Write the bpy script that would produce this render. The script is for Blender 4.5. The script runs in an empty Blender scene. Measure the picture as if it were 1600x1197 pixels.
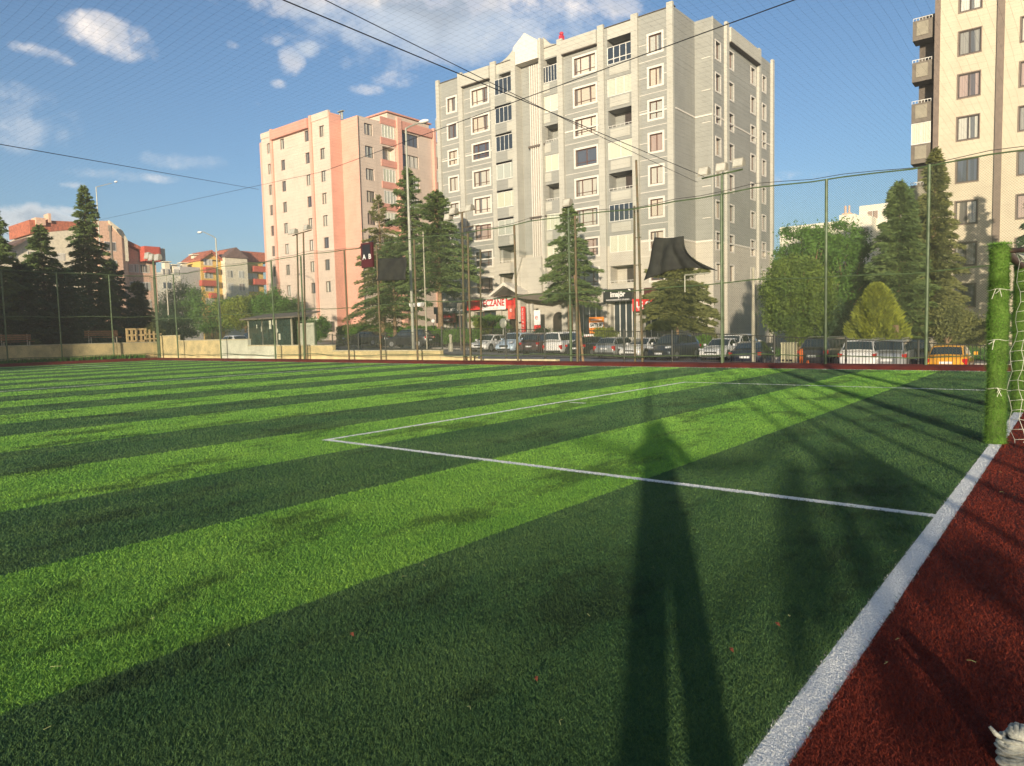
import bpy, bmesh, math, random
import numpy as np
from mathutils import Vector, Matrix
random.seed(7); rng = np.random.default_rng(7)
S = bpy.context.scene
COL = S.collection
# ------------------------------------------------------------------ camera
FPX, CX, CY, HC = 1108.0, 800.0, 598.5, 1.6
RM = np.array([[0.7778067004345559, -0.02634773129356456, 0.6279510600475099],
               [0.6280220515260393, 0.0716840314937851, -0.7748868965376966],
               [-0.024597551832122033, 0.997079333194947, 0.07230327627006901]])
cam = bpy.data.cameras.new('camera'); cam_o = bpy.data.objects.new('camera', cam); COL.objects.link(cam_o)
cam.sensor_width = 36; cam.lens = FPX/1600*36; cam.clip_start = .05; cam.clip_end = 3000
cam_o.matrix_world = Matrix.Translation((0, 0, HC)) @ Matrix(RM.tolist()).to_4x4()
S.camera = cam_o
# ------------------------------------------------------------------ light
SUN_EL = math.radians(7.6)
sdir = Vector((-0.465*math.cos(SUN_EL), 0.885*math.cos(SUN_EL), -math.sin(SUN_EL))).normalized()   # way the light travels
sun = bpy.data.lights.new('sun', 'SUN'); sun.energy = 5.0; sun.angle = math.radians(.8); sun.color = (1, .86, .66)
sun_o = bpy.data.objects.new('sun', sun); COL.objects.link(sun_o)
sun_o.rotation_euler = sdir.to_track_quat('-Z', 'Y').to_euler()
W = bpy.data.worlds.new('World'); S.world = W; W.use_nodes = True
S.view_settings.view_transform = 'Standard'; S.view_settings.look = 'None'
S.view_settings.gamma = 1; S.view_settings.exposure = 0.74
S.render.engine = 'CYCLES'

# ------------------------------------------------------------------ pixel helpers (give world points at a chosen depth)
def ray(px, py): return RM @ np.array([(px-CX)/FPX, -(py-CY)/FPX, -1.0])
def onY(px, py, y):
    d = ray(px, py); t = y/d[1]; return (d[0]*t, HC+d[2]*t)
def onX(px, py, x):
    d = ray(px, py); t = x/d[0]; return (d[1]*t, HC+d[2]*t)
def G(px, py, z=0.0):
    d = ray(px, py); t = (z-HC)/d[2]; return (d[0]*t, d[1]*t)
def road_z(x): return max(-1.4, min(1.2, -1.16-.026*x))

# ------------------------------------------------------------------ node helpers
class NT:
    def __init__(s, nt): s.nt = nt; s.n = nt.nodes; s.l = nt.links
    def add(s, t, **k):
        n = s.n.new(t)
        for a, b in k.items(): setattr(n, a, b)
        return n
    def put(s, sock, v):
        if hasattr(v, 'is_output'): s.l.new(v, sock)
        elif v is not None: sock.default_value = v
    def m(s, op, a, b=None, c=None, clamp=False):
        n = s.add('ShaderNodeMath', operation=op, use_clamp=clamp)
        s.put(n.inputs[0], a)
        if b is not None: s.put(n.inputs[1], b)
        if c is not None: s.put(n.inputs[2], c)
        return n.outputs[0]
    def mix(s, f, a, b, bt='MIX'):
        n = s.add('ShaderNodeMix', data_type='RGBA', blend_type=bt)
        s.put(n.inputs[0], f); s.put(n.inputs[6], c4(a) if isinstance(a, tuple) else a); s.put(n.inputs[7], c4(b) if isinstance(b, tuple) else b)
        return n.outputs[2]
    def noise(s, scale, vec=None, detail=4, rough=.55, dist=0):
        n = s.add('ShaderNodeTexNoise'); n.inputs['Scale'].default_value = scale
        n.inputs['Detail'].default_value = detail; n.inputs['Roughness'].default_value = rough
        n.inputs['Distortion'].default_value = dist
        if vec is not None: s.l.new(vec, n.inputs['Vector'])
        return n.outputs[0]
    def ss(s, v, a, b, to0=0., to1=1.):
        n = s.add('ShaderNodeMapRange', interpolation_type='SMOOTHSTEP')
        s.put(n.inputs[0], v); n.inputs[1].default_value = a; n.inputs[2].default_value = b
        n.inputs[3].default_value = to0; n.inputs[4].default_value = to1
        return n.outputs[0]
    def pos(s): return s.add('ShaderNodeNewGeometry').outputs['Position']
    def sep(s, v):
        n = s.add('ShaderNodeSeparateXYZ'); s.l.new(v, n.inputs[0]); return n.outputs
    def comb(s, x, y, z):
        n = s.add('ShaderNodeCombineXYZ'); s.put(n.inputs[0], x); s.put(n.inputs[1], y); s.put(n.inputs[2], z); return n.outputs[0]
    def vmul(s, v, t):
        n = s.add('ShaderNodeVectorMath', operation='MULTIPLY'); s.l.new(v, n.inputs[0]); n.inputs[1].default_value = t; return n.outputs[0]
def c4(c): return (c[0], c[1], c[2], 1.0)
def srgb(r, g, b):
    f = lambda v: ((v/255+.055)/1.055)**2.4 if v > 10 else v/255/12.92
    return (f(r), f(g), f(b))
def new_mat(name):
    m = bpy.data.materials.new(name); m.use_nodes = True
    t = NT(m.node_tree); b = m.node_tree.nodes['Principled BSDF']
    return m, t, b
MATS = {}
def mat(name, col, rough=.7, metal=0., var=.12, scale=3., bump=0., bscale=20., spec=.5, coat=0., col2=None, isl=0.):
    """plain painted / cast surface: base colour with soft mottling (real dirt), optional bump"""
    if name in MATS: return MATS[name]
    m, t, b = new_mat(name); MATS[name] = m
    p = t.pos()
    n = t.noise(scale, p, 5)
    d = col2 or tuple(c*(1-var*2) for c in col)
    f = t.ss(n, .35, .7)
    c = t.mix(f, col, d)
    if isl:
        r = t.add('ShaderNodeNewGeometry').outputs['Random Per Island']
        c = t.mix(t.m('MULTIPLY', r, isl), c, (col[0]*1.9, col[1]*1.8, col[2]*1.2))
    t.l.new(c, b.inputs['Base Color'])
    b.inputs['Roughness'].default_value = rough; b.inputs['Metallic'].default_value = metal
    b.inputs['Specular IOR Level'].default_value = spec; b.inputs['Coat Weight'].default_value = coat
    b.inputs['Coat Roughness'].default_value = .05
    if bump:
        bn = t.add('ShaderNodeBump'); bn.inputs['Strength'].default_value = bump; bn.inputs['Distance'].default_value = .02
        t.l.new(t.noise(bscale, p, 4), bn.inputs['Height']); t.l.new(bn.outputs[0], b.inputs['Normal'])
    return m

# ------------------------------------------------------------------ sky: Nishita + clouds by azimuth / elevation
def sky():
    t = NT(W.node_tree); bg = t.n['Background']
    st = t.add('ShaderNodeTexSky', sky_type='NISHITA'); st.sun_disc = False
    st.sun_elevation = SUN_EL; st.sun_rotation = math.atan2(-sdir.x, -sdir.y)
    st.altitude = 900; st.air_density = 1.0; st.dust_density = 3.5; st.ozone_density = 2.8
    v = t.add('ShaderNodeTexCoord').outputs['Generated']
    x, y, z = t.sep(v)
    az = t.m('ARCTAN2', x, y); el = t.m('ARCSINE', z)
    wob = t.noise(9, t.vmul(v, (1, 1, 1.6)), 7, .66)
    wob2 = t.noise(24, v, 5, .6)
    # cloud, px centre, px radii, weight
    blobs = [(160, 52, 62, 30, .95), (200, 75, 60, 22, .5), (45, 78, 28, 14, .6), (95, 90, 26, 13, .45), (30, 180, 85, 60, .62), (10, 215, 60, 25, .5),
             (700, 45, 260, 60, .55), (455, 95, 20, 22, .7), (482, 75, 20, 13, .65), (425, 62, 22, 10, .55), (365, 140, 26, 18, .42), (385, 160, 26, 11, .42), (362, 68, 12, 9, .5), (435, 132, 16, 8, .5), (540, 95, 20, 14, .45),
             (620, 125, 40, 16, .45), (578, 140, 30, 9, .4),
             (500, 12, 110, 24, .9), (620, 30, 150, 44, 1.1), (740, 38, 170, 56, 1.15), (850, 20, 90, 40, .8), (700, 80, 70, 24, .85), (600, 60, 80, 24, .7), (780, 75, 60, 22, .6),
             (960, 10, 46, 20, .55), (285, 252, 75, 16, .7), (190, 275, 90, 12, .5), (120, 290, 30, 8, .55),
             (60, 340, 75, 26, 1.1), (20, 345, 60, 32, 1.), (100, 330, 28, 14, .9), (130, 360, 50, 20, .6), (470, 300, 140, 10, .22), (1240, 280, 70, 14, .35), (20, 390, 90, 30, .8),
             (420, -60, 260, 60, .9), (900, -120, 300, 80, .8), (1500, -200, 300, 90, .8), (-200, 120, 160, 60, .8), (-260, 330, 200, 50, .9)]
    tot = None
    for px, py, rx, ry, w in blobs:
        d = ray(px, py); d = d/np.linalg.norm(d)
        a0 = math.atan2(d[0], d[1]); e0 = math.asin(d[2])
        sc = FPX/math.cos(math.atan((px-CX)/FPX))**-1 if False else FPX*(1+((px-CX)/FPX)**2)**.75
        ra = rx/sc/max(.3, math.cos(e0)); re = ry/sc
        da = t.m('DIVIDE', t.m('SUBTRACT', az, a0), ra*1.25); de = t.m('DIVIDE', t.m('SUBTRACT', el, e0), re*1.25)
        q = t.m('ADD', t.m('MULTIPLY', da, da), t.m('MULTIPLY', de, de))
        g = t.m('MULTIPLY', t.m('SUBTRACT', 1.0, q, clamp=True), w)
        tot = g if tot is None else t.m('MAXIMUM', tot, g)
    gtot = None
    for px, py, rx, ry in ((25, 180, 120, 75), (100, 265, 120, 20), (290, 252, 90, 22), (560, 60, 110, 40), (820, 80, 120, 50)):
        d = ray(px, py); d = d/np.linalg.norm(d); a0 = math.atan2(d[0], d[1]); e0 = math.asin(d[2]); sc = FPX*(1+((px-CX)/FPX)**2)**.75
        da = t.m('DIVIDE', t.m('SUBTRACT', az, a0), rx/sc/max(.3, math.cos(e0))*1.3); de = t.m('DIVIDE', t.m('SUBTRACT', el, e0), ry/sc*1.3)
        g = t.m('SUBTRACT', 1.0, t.m('ADD', t.m('MULTIPLY', da, da), t.m('MULTIPLY', de, de)), clamp=True)
        gtot = g if gtot is None else t.m('MAXIMUM', gtot, g)
    dens = t.m('ADD', t.m('MULTIPLY', tot, .62), t.m('ADD', t.m('MULTIPLY', t.m('SUBTRACT', wob, .5), 1.15), t.m('MULTIPLY', t.m('SUBTRACT', wob2, .5), .75)))
    gate = t.ss(tot, .02, .3)
    a = t.m('MULTIPLY', t.ss(dens, .13, .74), gate)
    # warm white clouds, thick parts greyed by a noise mask
    shade = t.ss(t.noise(5.5, v, 5, .6), .40, .56)
    thick = t.m('MULTIPLY', t.ss(dens, .3, .62), shade)
    cc = t.mix(thick, (7.6, 6.6, 5.6), (2.5, 2.75, 3.05))
    cc = t.mix(t.m('MULTIPLY', t.ss(gtot, .05, .6), .8), cc, (3.4, 3.8, 4.3))
    mixed = t.mix(t.m('MULTIPLY', a, .86), st.outputs[0], cc)
    t.l.new(mixed, bg.inputs[0]); bg.inputs[1].default_value = .122
sky()

# ------------------------------------------------------------------ mesh helpers
class MB:
    def __init__(s): s.v = []; s.f = []
    def quad(s, a, b, c, d): n = len(s.v); s.v += [tuple(a), tuple(b), tuple(c), tuple(d)]; s.f.append((n, n+1, n+2, n+3)); return s
    def box(s, x0, x1, y0, y1, z0, z1):
        n = len(s.v)
        s.v += [(x0, y0, z0), (x1, y0, z0), (x1, y1, z0), (x0, y1, z0), (x0, y0, z1), (x1, y0, z1), (x1, y1, z1), (x0, y1, z1)]
        s.f += [(n+a, n+b, n+c, n+d) for a, b, c, d in ((3, 2, 1, 0), (4, 5, 6, 7), (0, 1, 5, 4), (1, 2, 6, 5), (2, 3, 7, 6), (3, 0, 4, 7))]; return s
    def prism(s, poly, ax, a0, a1):
        """poly: list of 2-tuples; extruded along axis ax ('x','y','z') from a0 to a1"""
        def P(p, a): return {'x': (a, p[0], p[1]), 'y': (p[0], a, p[1]), 'z': (p[0], p[1], a)}[ax]
        n = len(s.v); k = len(poly)
        s.v += [P(p, a0) for p in poly]+[P(p, a1) for p in poly]
        s.f.append(tuple(range(n, n+k))[::-1]); s.f.append(tuple(range(n+k, n+2*k)))
        for i in range(k): j = (i+1) % k; s.f.append((n+i, n+j, n+k+j, n+k+i))
        return s
    def tube(s, pts, r, k=8, cap=True):
        pts = [Vector(p) for p in pts]; rs = r if isinstance(r, (list, tuple)) else [r]*len(pts)
        n0 = len(s.v)
        for i, p in enumerate(pts):
            d = (pts[min(i+1, len(pts)-1)]-pts[max(i-1, 0)]).normalized()
            up = Vector((0, 0, 1)) if abs(d.z) < .95 else Vector((1, 0, 0))
            u = d.cross(up).normalized(); w = u.cross(d)
            for j in range(k):
                a = 2*math.pi*j/k; q = p+(u*math.cos(a)+w*math.sin(a))*rs[i]; s.v.append(tuple(q))
        for i in range(len(pts)-1):
            for j in range(k):
                a = n0+i*k+j; b = n0+i*k+(j+1) % k; s.f.append((a, b, b+k, a+k))
        if cap:
            s.f.append(tuple(n0+j for j in range(k))[::-1]); e = n0+(len(pts)-1)*k; s.f.append(tuple(e+j for j in range(k)))
        return s
    def sphere(s, c, r, k=10, m=6, sc=(1, 1, 1)):
        n0 = len(s.v)
        for i in range(m+1):
            th = math.pi*i/m
            for j in range(k):
                ph = 2*math.pi*j/k
                s.v.append((c[0]+r*sc[0]*math.sin(th)*math.cos(ph), c[1]+r*sc[1]*math.sin(th)*math.sin(ph), c[2]+r*sc[2]*math.cos(th)))
        for i in range(m):
            for j in range(k):
                a = n0+i*k+j; b = n0+i*k+(j+1) % k; s.f.append((a, a+k, b+k, b))
        return s
    def build(s, name, m, parent=None, smooth=False, bevel=0.):
        me = bpy.data.meshes.new(name); me.from_pydata(s.v, [], s.f); me.materials.append(m); me.update()
        if smooth: me.shade_smooth()
        o = bpy.data.objects.new(name, me); COL.objects.link(o)
        if parent: o.parent = parent
        if bevel:
            b = o.modifiers.new('bevel', 'BEVEL'); b.width = bevel; b.segments = 2; b.limit_method = 'ANGLE'
        return o
def np_mesh(name, verts, faces_n, m, parent=None, k=3):
    """verts (N,3) numpy, consecutive groups of k verts are faces"""
    N = len(verts); F = N//k
    me = bpy.data.meshes.new(name); me.vertices.add(N); me.vertices.foreach_set('co', np.asarray(verts, dtype=np.float32).ravel())
    me.loops.add(N); me.loops.foreach_set('vertex_index', np.arange(N, dtype=np.int32))
    me.polygons.add(F); me.polygons.foreach_set('loop_start', np.arange(0, N, k, dtype=np.int32))
    me.polygons.foreach_set('loop_total', np.full(F, k, dtype=np.int32))
    me.update(calc_edges=True); me.validate(); me.materials.append(m)
    o = bpy.data.objects.new(name, me); COL.objects.link(o)
    if parent: o.parent = parent
    return o
def tag(o, label, cat, group=None, kind=None):
    if label: o['label'] = label
    if cat: o['category'] = cat
    if group: o['group'] = group
    if kind: o['kind'] = kind
    return o
def thing(name, label, cat, loc=(0, 0, 0), rz=0, group=None):
    o = bpy.data.objects.new(name, None); COL.objects.link(o); o.empty_display_size = .2
    o.location = loc; o.rotation_euler = (0, 0, rz)
    return tag(o, label, cat, group)
def sep(o):
    """split a mesh into its loose pieces, each a part of its own"""
    bm = bmesh.new(); bm.from_mesh(o.data); bm.verts.ensure_lookup_table(); seen = set(); groups = []
    for v in bm.verts:
        if v.index in seen: continue
        st = [v]; seen.add(v.index); g = []
        while st:
            w = st.pop(); g.append(w.index)
            for e in w.link_edges:
                u = e.other_vert(w)
                if u.index not in seen: seen.add(u.index); st.append(u)
        groups.append(g)
    bm.free(); me = o.data; vs = [v.co.copy() for v in me.vertices]; where = {}
    for gi, g in enumerate(groups):
        for i in g: where[i] = gi
    fs = [[] for _ in groups]
    for p in me.polygons: fs[where[p.vertices[0]]].append(tuple(p.vertices))
    for gi, g in enumerate(groups):
        idx = {i: k for k, i in enumerate(g)}; b = MB(); b.v = [tuple(vs[i]) for i in g]; b.f = [tuple(idx[i] for i in f) for f in fs[gi]]
        b.build(o.name.split('.')[0], me.materials[0], o.parent)
    bpy.data.objects.remove(o)
def struct(o): o['kind'] = 'structure'; return o
def copy_tree(o, parent=None):
    c = o.copy(); COL.objects.link(c)
    c.parent = parent
    for ch in list(o.children): copy_tree(ch, c)
    return c
def text_mesh(name, txt, size, m, parent=None, org=(0, 0, 0), U=(1, 0, 0), V=(0, 0, 1), w=None, align='CENTER', bold=.0):
    """lettering as real geometry; lies in the plane (U,V)"""
    cu = bpy.data.curves.new(name, 'FONT'); cu.body = txt; cu.size = size; cu.align_x = align; cu.align_y = 'CENTER'; cu.extrude = .01; cu.offset = bold
    o = bpy.data.objects.new('tmp', cu); COL.objects.link(o)
    dg = bpy.context.evaluated_depsgraph_get(); me = bpy.data.meshes.new_from_object(o.evaluated_get(dg))
    bpy.data.objects.remove(o); bpy.data.curves.remove(cu)
    U = Vector(U); V = Vector(V); Nn = U.cross(V)
    sx = 1.
    if w:
        xs = [v.co.x for v in me.vertices]; sx = w/max(.01, max(xs)-min(xs))
    for v in me.vertices:
        v.co = Vector(org)+U*v.co.x*sx+V*v.co.y+Nn*v.co.z
    me.name = name; me.materials.clear(); me.materials.append(m)
    r = bpy.data.objects.new(name, me); COL.objects.link(r)
    if parent: r.parent = parent
    return r
# ================================================================== PITCH
YF, XE = 26.4, -57.3            # far sideline, far goal line
GL0, GL1 = -0.93, -0.80         # goal line stripe in x
def turf_material(name, kind):
    m, t, b = new_mat(name); p = t.pos(); x, y, z = t.sep(p)
    fine = t.noise(70, p, 3, .7); mid = t.noise(1.1, t.vmul(p, (1, .45, 1)), 6, .62); big = t.noise(.22, p, 3)
    if kind == 'green':
        xe = t.m('ADD', x, t.m('MULTIPLY', t.m('SUBTRACT', t.noise(6, p, 2), .5), .05))
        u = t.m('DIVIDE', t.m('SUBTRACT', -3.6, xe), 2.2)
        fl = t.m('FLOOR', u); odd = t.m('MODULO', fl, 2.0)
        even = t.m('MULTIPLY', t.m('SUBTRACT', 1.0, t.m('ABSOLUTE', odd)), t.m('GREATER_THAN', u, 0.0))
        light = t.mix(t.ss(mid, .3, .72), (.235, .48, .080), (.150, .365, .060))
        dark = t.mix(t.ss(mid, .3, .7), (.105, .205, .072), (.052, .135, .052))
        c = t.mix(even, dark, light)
        # worn blotches (black infill showing)
        worn = t.m('MULTIPLY', t.ss(t.noise(1.0, t.vmul(p, (1, .5, 1)), 8, .74), .50, .62), .62)
        c = t.mix(worn, c, (.03, .055, .025))
    elif kind == 'red':
        c = t.mix(t.ss(mid, .3, .7), (.24, .040, .022), (.13, .022, .015))
    else:
        c = t.mix(t.ss(mid, .45, .75), (.95, .96, .93), (.86, .88, .86))
    c = t.mix(t.ss(fine, .35, .75, 0, .12 if kind == 'white' else .5), c, t.mix(1.0, c, (.32, .3, .32), 'MULTIPLY'))
    r = t.add('ShaderNodeNewGeometry').outputs['Random Per Island']
    c = t.mix(t.m('MULTIPLY', t.m('GREATER_THAN', r, .68), .0 if kind == 'white' else .6), c, t.mix(1.0, c, (2.0, 1.65, 1.1), 'MULTIPLY'))
    t.l.new(c, b.inputs['Base Color']); b.inputs['Roughness'].default_value = .75; b.inputs['Specular IOR Level'].default_value = .25
    bn = t.add('ShaderNodeBump'); bn.inputs['Strength'].default_value = 1.; bn.inputs['Distance'].default_value = .03
    t.l.new(t.noise(55, p, 3, .7), bn.inputs['Height']); t.l.new(bn.outputs[0], b.inputs['Normal'])
    return m
TG, TR, TW = turf_material('turf_green', 'green'), turf_material('turf_red', 'red'), turf_material('turf_white', 'white')
def sheet(name, x0, x1, y0, y1, z, m, n=1):
    return struct(MB().quad((x0, y0, z), (x1, y0, z), (x1, y1, z), (x0, y1, z)).build(name, m))
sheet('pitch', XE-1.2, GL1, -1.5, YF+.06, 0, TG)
b = MB()
b.quad((GL1, -3, 0), (6, -3, 0), (6, 28.2, 0), (GL1, 28.2, 0)); b.quad((XE-5, YF+.06, 0), (GL1, YF+.06, 0), (GL1, 28.2, 0), (XE-5, 28.2, 0))
b.quad((XE-5, -3, 0), (XE-1.2, -3, 0), (XE-1.2, YF+.06, 0), (XE-5, YF+.06, 0)); b.quad((XE-1.2, -3, 0), (GL1, -3, 0), (GL1, -1.5, 0), (XE-1.2, -1.5, 0))
struct(b.build('red_border', TR))
LINES = [(GL0, GL1, -3, 28), (-9.14, -9.03, 6.57, 19.31), (-9.03, GL0, 6.57, 6.68), (-9.03, GL0, 19.20, 19.31), (-8.85, -8.45, 12.9, 13.0),
         (-28.62, -28.5, -.5, YF), (XE, XE+.1, -.5, YF), (-49.2, -49.1, 6.6, 19.3), (XE+.1, -49.2, 6.6, 6.7), (XE+.1, -49.2, 19.2, 19.3), (XE+.1, GL0, YF-.04, YF+.055), (XE+.1, GL0, -.75, -.65)]
b = MB()
for x0, x1, y0, y1 in LINES: b.quad((x0, y0, .004), (x1, y0, .004), (x1, y1, .004), (x0, y1, .004))
struct(b.build('line_marking', TW))
# --- pile fibres: density falls with distance so that the pile always reads as pile
def fibres():
    hd = math.atan2(-.6279, .7749)
    N = 1900000
    r0, r1 = 1.7, 62.
    r = r0*np.exp(rng.random(N)*math.log(r1/r0))
    a = hd + (rng.random(N)-.5)*math.radians(98)
    # heading: direction (sin hd, cos hd)
    x = np.sin(a)*r; y = np.cos(a)*r
    k = (x > XE-1) & (x < 3.2) & (y > -1.4) & (y < YF+.5); x = x[k]; y = y[k]; r = r[k]
    # coarse clumping: fibres stand in tufts
    x += (rng.random(len(x))-.5)*.01; n = len(x)
    h = (.009+.011*rng.random(n))*(1+r*.006); w = (.0010+.0010*rng.random(n))*np.clip(r/2.6, 1, 10)**.85
    th = rng.random(n)*math.pi; lean = rng.normal(0, .75, (n, 2))*h[:, None]; lean[:, 0] -= .15*h; lean[:, 1] += .1*h
    dx = np.cos(th)*w; dy = np.sin(th)*w
    white = np.zeros(n, bool)
    jx = x+rng.normal(0, .006, n); jy = y+rng.normal(0, .006, n)
    for x0, x1, y0, y1 in LINES: white |= (jx > x0) & (jx < x1) & (jy > y0) & (jy < y1)
    h[white] *= .6; lean[white] *= .6
    V = np.empty((n, 3, 3), dtype=np.float32)
    V[:, 0] = np.stack([x-dx, y-dy, np.full(n, .0)], 1); V[:, 1] = np.stack([x+dx, y+dy, np.full(n, .0)], 1)
    V[:, 2] = np.stack([x+lean[:, 0], y+lean[:, 1], h], 1)
    red = (~white) & ((x > GL1) | (y > YF+.06))
    grn = (~white) & (~red)
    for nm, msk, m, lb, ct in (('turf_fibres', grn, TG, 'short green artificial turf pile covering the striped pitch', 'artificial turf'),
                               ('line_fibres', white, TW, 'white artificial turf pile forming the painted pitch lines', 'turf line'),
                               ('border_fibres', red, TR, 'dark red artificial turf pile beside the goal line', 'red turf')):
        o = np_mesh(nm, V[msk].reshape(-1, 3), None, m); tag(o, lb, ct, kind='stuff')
fibres()
# stray pale fibres and leaves lying on the turf
M_straw = mat('dry_grass', srgb(150, 158, 105), .8)
M_leaf = mat('fallen_leaf', srgb(115, 58, 34), .8)
b = MB()
for i in range(34):
    px = random.uniform(0, 1600); py = random.uniform(720, 1190); x, y = G(px, py)
    if x > 2: continue
    a = random.uniform(0, 6.3); L = random.uniform(.015, .05); bend = random.uniform(-.02, .02)
    c, s_ = math.cos(a), math.sin(a)
    b.tube([(x, y, .03), (x+c*L*.5-s_*bend, y+s_*L*.5+c*bend, .038), (x+c*L, y+s_*L, .032)], .0012, 3)
tag(b.build('straw', M_straw), 'pale dry grass clippings scattered over the near turf', 'grass clippings', kind='stuff')
for px, py, lb in ((1143, 1016, 'small red brown fallen leaf between the two shadows near the white line'), (550, 992, 'tiny reddish fallen leaf on the dark stripe left of the shadows'),
                   (1215, 976, 'small dark red fallen leaf inside the right hand shadow'), (838, 1061, 'small red fallen leaf low on the dark stripe beside the person shadow')):
    x, y = G(px, py, .03); a = random.uniform(0, 3)
    bb = MB(); c, s_ = math.cos(a)*.022, math.sin(a)*.022
    bb.v = [(x-c, y-s_, .03), (x+s_*.4, y-c*.4, .042), (x+c, y+s_, .034), (x-s_*.4, y+c*.4, .036), (x-c, y-s_, .028), (x+s_*.4, y-c*.4, .040), (x+c, y+s_, .032), (x-s_*.4, y+c*.4, .034)]
    bb.f = [(0, 1, 2, 3), (7, 6, 5, 4), (0, 4, 5, 1), (1, 5, 6, 2), (2, 6, 7, 3), (3, 7, 4, 0)]
    tag(bb.build('fallen_leaf', M_leaf), lb, 'leaf', 'fallen leaves on the turf')
# ================================================================== OUTER GROUND
M_earth = mat('earth', (.22, .19, .13), .95, var=.2, scale=.6, bump=.4, bscale=8)
M_asph = mat('asphalt', (.27, .26, .24), .9, var=.15, scale=.8, bump=.3, bscale=60)
M_pave = mat('paving', (.34, .31, .27), .9, var=.12, scale=1.5)
M_kerb = mat('concrete', (.42, .39, .33), .85, var=.15, scale=2)
def slope_sheet(name, y0, y1, dz, m, x0=-400, x1=400, n=80, kerb=0.):
    b = MB(); xs = [x0+(x1-x0)*i/n for i in range(n+1)]
    xs = sorted(set(xs+[-80+2*i for i in range(60)]))
    for i in range(len(xs)-1):
        a, c = xs[i], xs[i+1]; za, zc = road_z(a)+dz, road_z(c)+dz
        b.quad((a, y0, za), (c, y0, zc), (c, y1, zc), (a, y1, za))
        if kerb: b.quad((a, y0, za-kerb), (c, y0, zc-kerb), (c, y0, zc), (a, y0, za))
    return struct(b.build(name, m))
slope_sheet('road', 30.2, 48.9, 0, M_asph, -160, 160)
slope_sheet('pavement', 48.9, 53.0, .13, M_pave, -160, 160, kerb=.13)
g = slope_sheet('ground', 53.0, 1500, .12, M_earth, -1500, 1500)
b = MB()
b.quad((-1500, -1500, -1.9), (1500, -1500, -1.9), (1500, 53, -1.9), (-1500, 53, -1.9))
b.quad((-1500, -1500, -.02), (-62.4, -1500, -.02), (-62.4, 28.6, .2), (-1500, 28.6, .2))
b.quad((-62.4, -1500, -.02), (6, -1500, -.02), (6, -3, -.02), (-62.4, -3, -.02)); b.quad((6, -1500, -.02), (1500, -1500, -.02), (1500, 28, -.02), (6, 28, -.02))
struct(b.build('terrain', M_earth))
# left park ground, raised, and far left hinterland
b = MB()
b.quad((-160, 28.9, .55), (-62.7, 28.9, .55), (-62.7, 53, .75), (-160, 53, .9)); b.quad((-160, -20, .55), (-62.7, -20, .5), (-62.7, 28.9, .55), (-160, 28.9, .55))
b.quad((-1500, -200, .6), (-160, -200, .6), (-160, 400, .8), (-1500, 400, .8))
struct(b.build('park_ground', M_earth))
# ------------------------------------------------------------------ red kerb round the pitch (raised red carpet)
b = MB(); b.prism([(26.95, 0.002), (27.2, .09), (27.9, .13), (27.9, -.6)], 'x', -61.8, 4)
struct(b.build('kerb', TR))
b = MB(); b.prism([(-60.6, .002), (-60.9, .12), (-61.6, .18), (-61.6, -.2)], 'y', -3, 26.94)
struct(b.build('kerb', TR))
M_wildgrass = mat('wild_grass', (.06, .17, .02), .9, var=.3, scale=6)
def tufts(name, pts, h, m, label, per=1, parent=None):
    n = len(pts)*per; P = np.repeat(np.array(pts), per, 0)+rng.normal(0, .12, (len(pts)*per, 3))*[1, 1, 0]
    hh = h*(.4+.8*rng.random(n)); w = .02+.03*rng.random(n); th = rng.random(n)*6.28
    V = np.empty((n, 3, 3)); V[:, 0] = P-np.stack([np.cos(th)*w, np.sin(th)*w, 0*w], 1); V[:, 1] = P+np.stack([np.cos(th)*w, np.sin(th)*w, 0*w], 1)
    V[:, 2] = P+np.stack([rng.normal(0, .3, n)*hh, rng.normal(0, .3, n)*hh, hh], 1)
    o = np_mesh(name, V.reshape(-1, 3), None, m)
    return tag(o, label, 'grass', kind='stuff')
tufts('weeds', [(-61.7, 14+13*i/400, .16) for i in range(400)], .35, M_wildgrass, 'overgrown green grass along the foot of the end wall', 6)
tufts('verge_grass', [(random.uniform(-22, 10), random.uniform(50, 55), road_z(-6)+.25) for i in range(2500)], .7, M_wildgrass, 'bright rough grass on the verge behind the parked cars', 4)
# ================================================================== WALLS
M_wall = mat('wall_render', srgb(205, 186, 135), .9, var=.14, scale=1.2, bump=.2, bscale=14, col2=srgb(170, 158, 118))
M_wallw = mat('wall_pale', srgb(200, 202, 180), .9, var=.12, scale=1.1, bump=.2, bscale=14)
M_cop = mat('coping', srgb(190, 182, 150), .9)
fw = thing('boundary_wall', 'low cream rendered wall with stepped top behind the far side fence', 'wall', (-45, 28.6, 0))
def seg(x0, x1, pt, m, z0=-.4):
    ztop = pt
    b = MB(); b.box(x0+45, x1+45, -.12, .12, z0, ztop); o = b.build('wall_panel', m, fw)
    b = MB(); b.box(x0+45-.03, x1+45+.03-.06, -.17, .17, ztop+.002, ztop+.07); b.build('coping', M_cop, fw)
zt = lambda px, py: onY(px, py, 28.5)[1]-.07
xx = [onY(px, 540, 28.5)[0] for px in (250, 278, 345, 388, 432, 480, 520, 688, 742, 870)]
print('WALLX', [round(v, 1) for v in xx])
seg(xx[0], xx[1], zt(262, 524), M_wall); seg(xx[1]+.02, xx[2], zt(310, 531), M_wall); seg(xx[2]+.02, xx[3], zt(365, 530), M_wallw)
seg(xx[3]+.02, xx[4], zt(410, 539), M_wallw); seg(xx[4]+.02, xx[5], zt(455, 539), M_wall); seg(xx[5]+.02, xx[6], zt(500, 539), M_wall)
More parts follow.
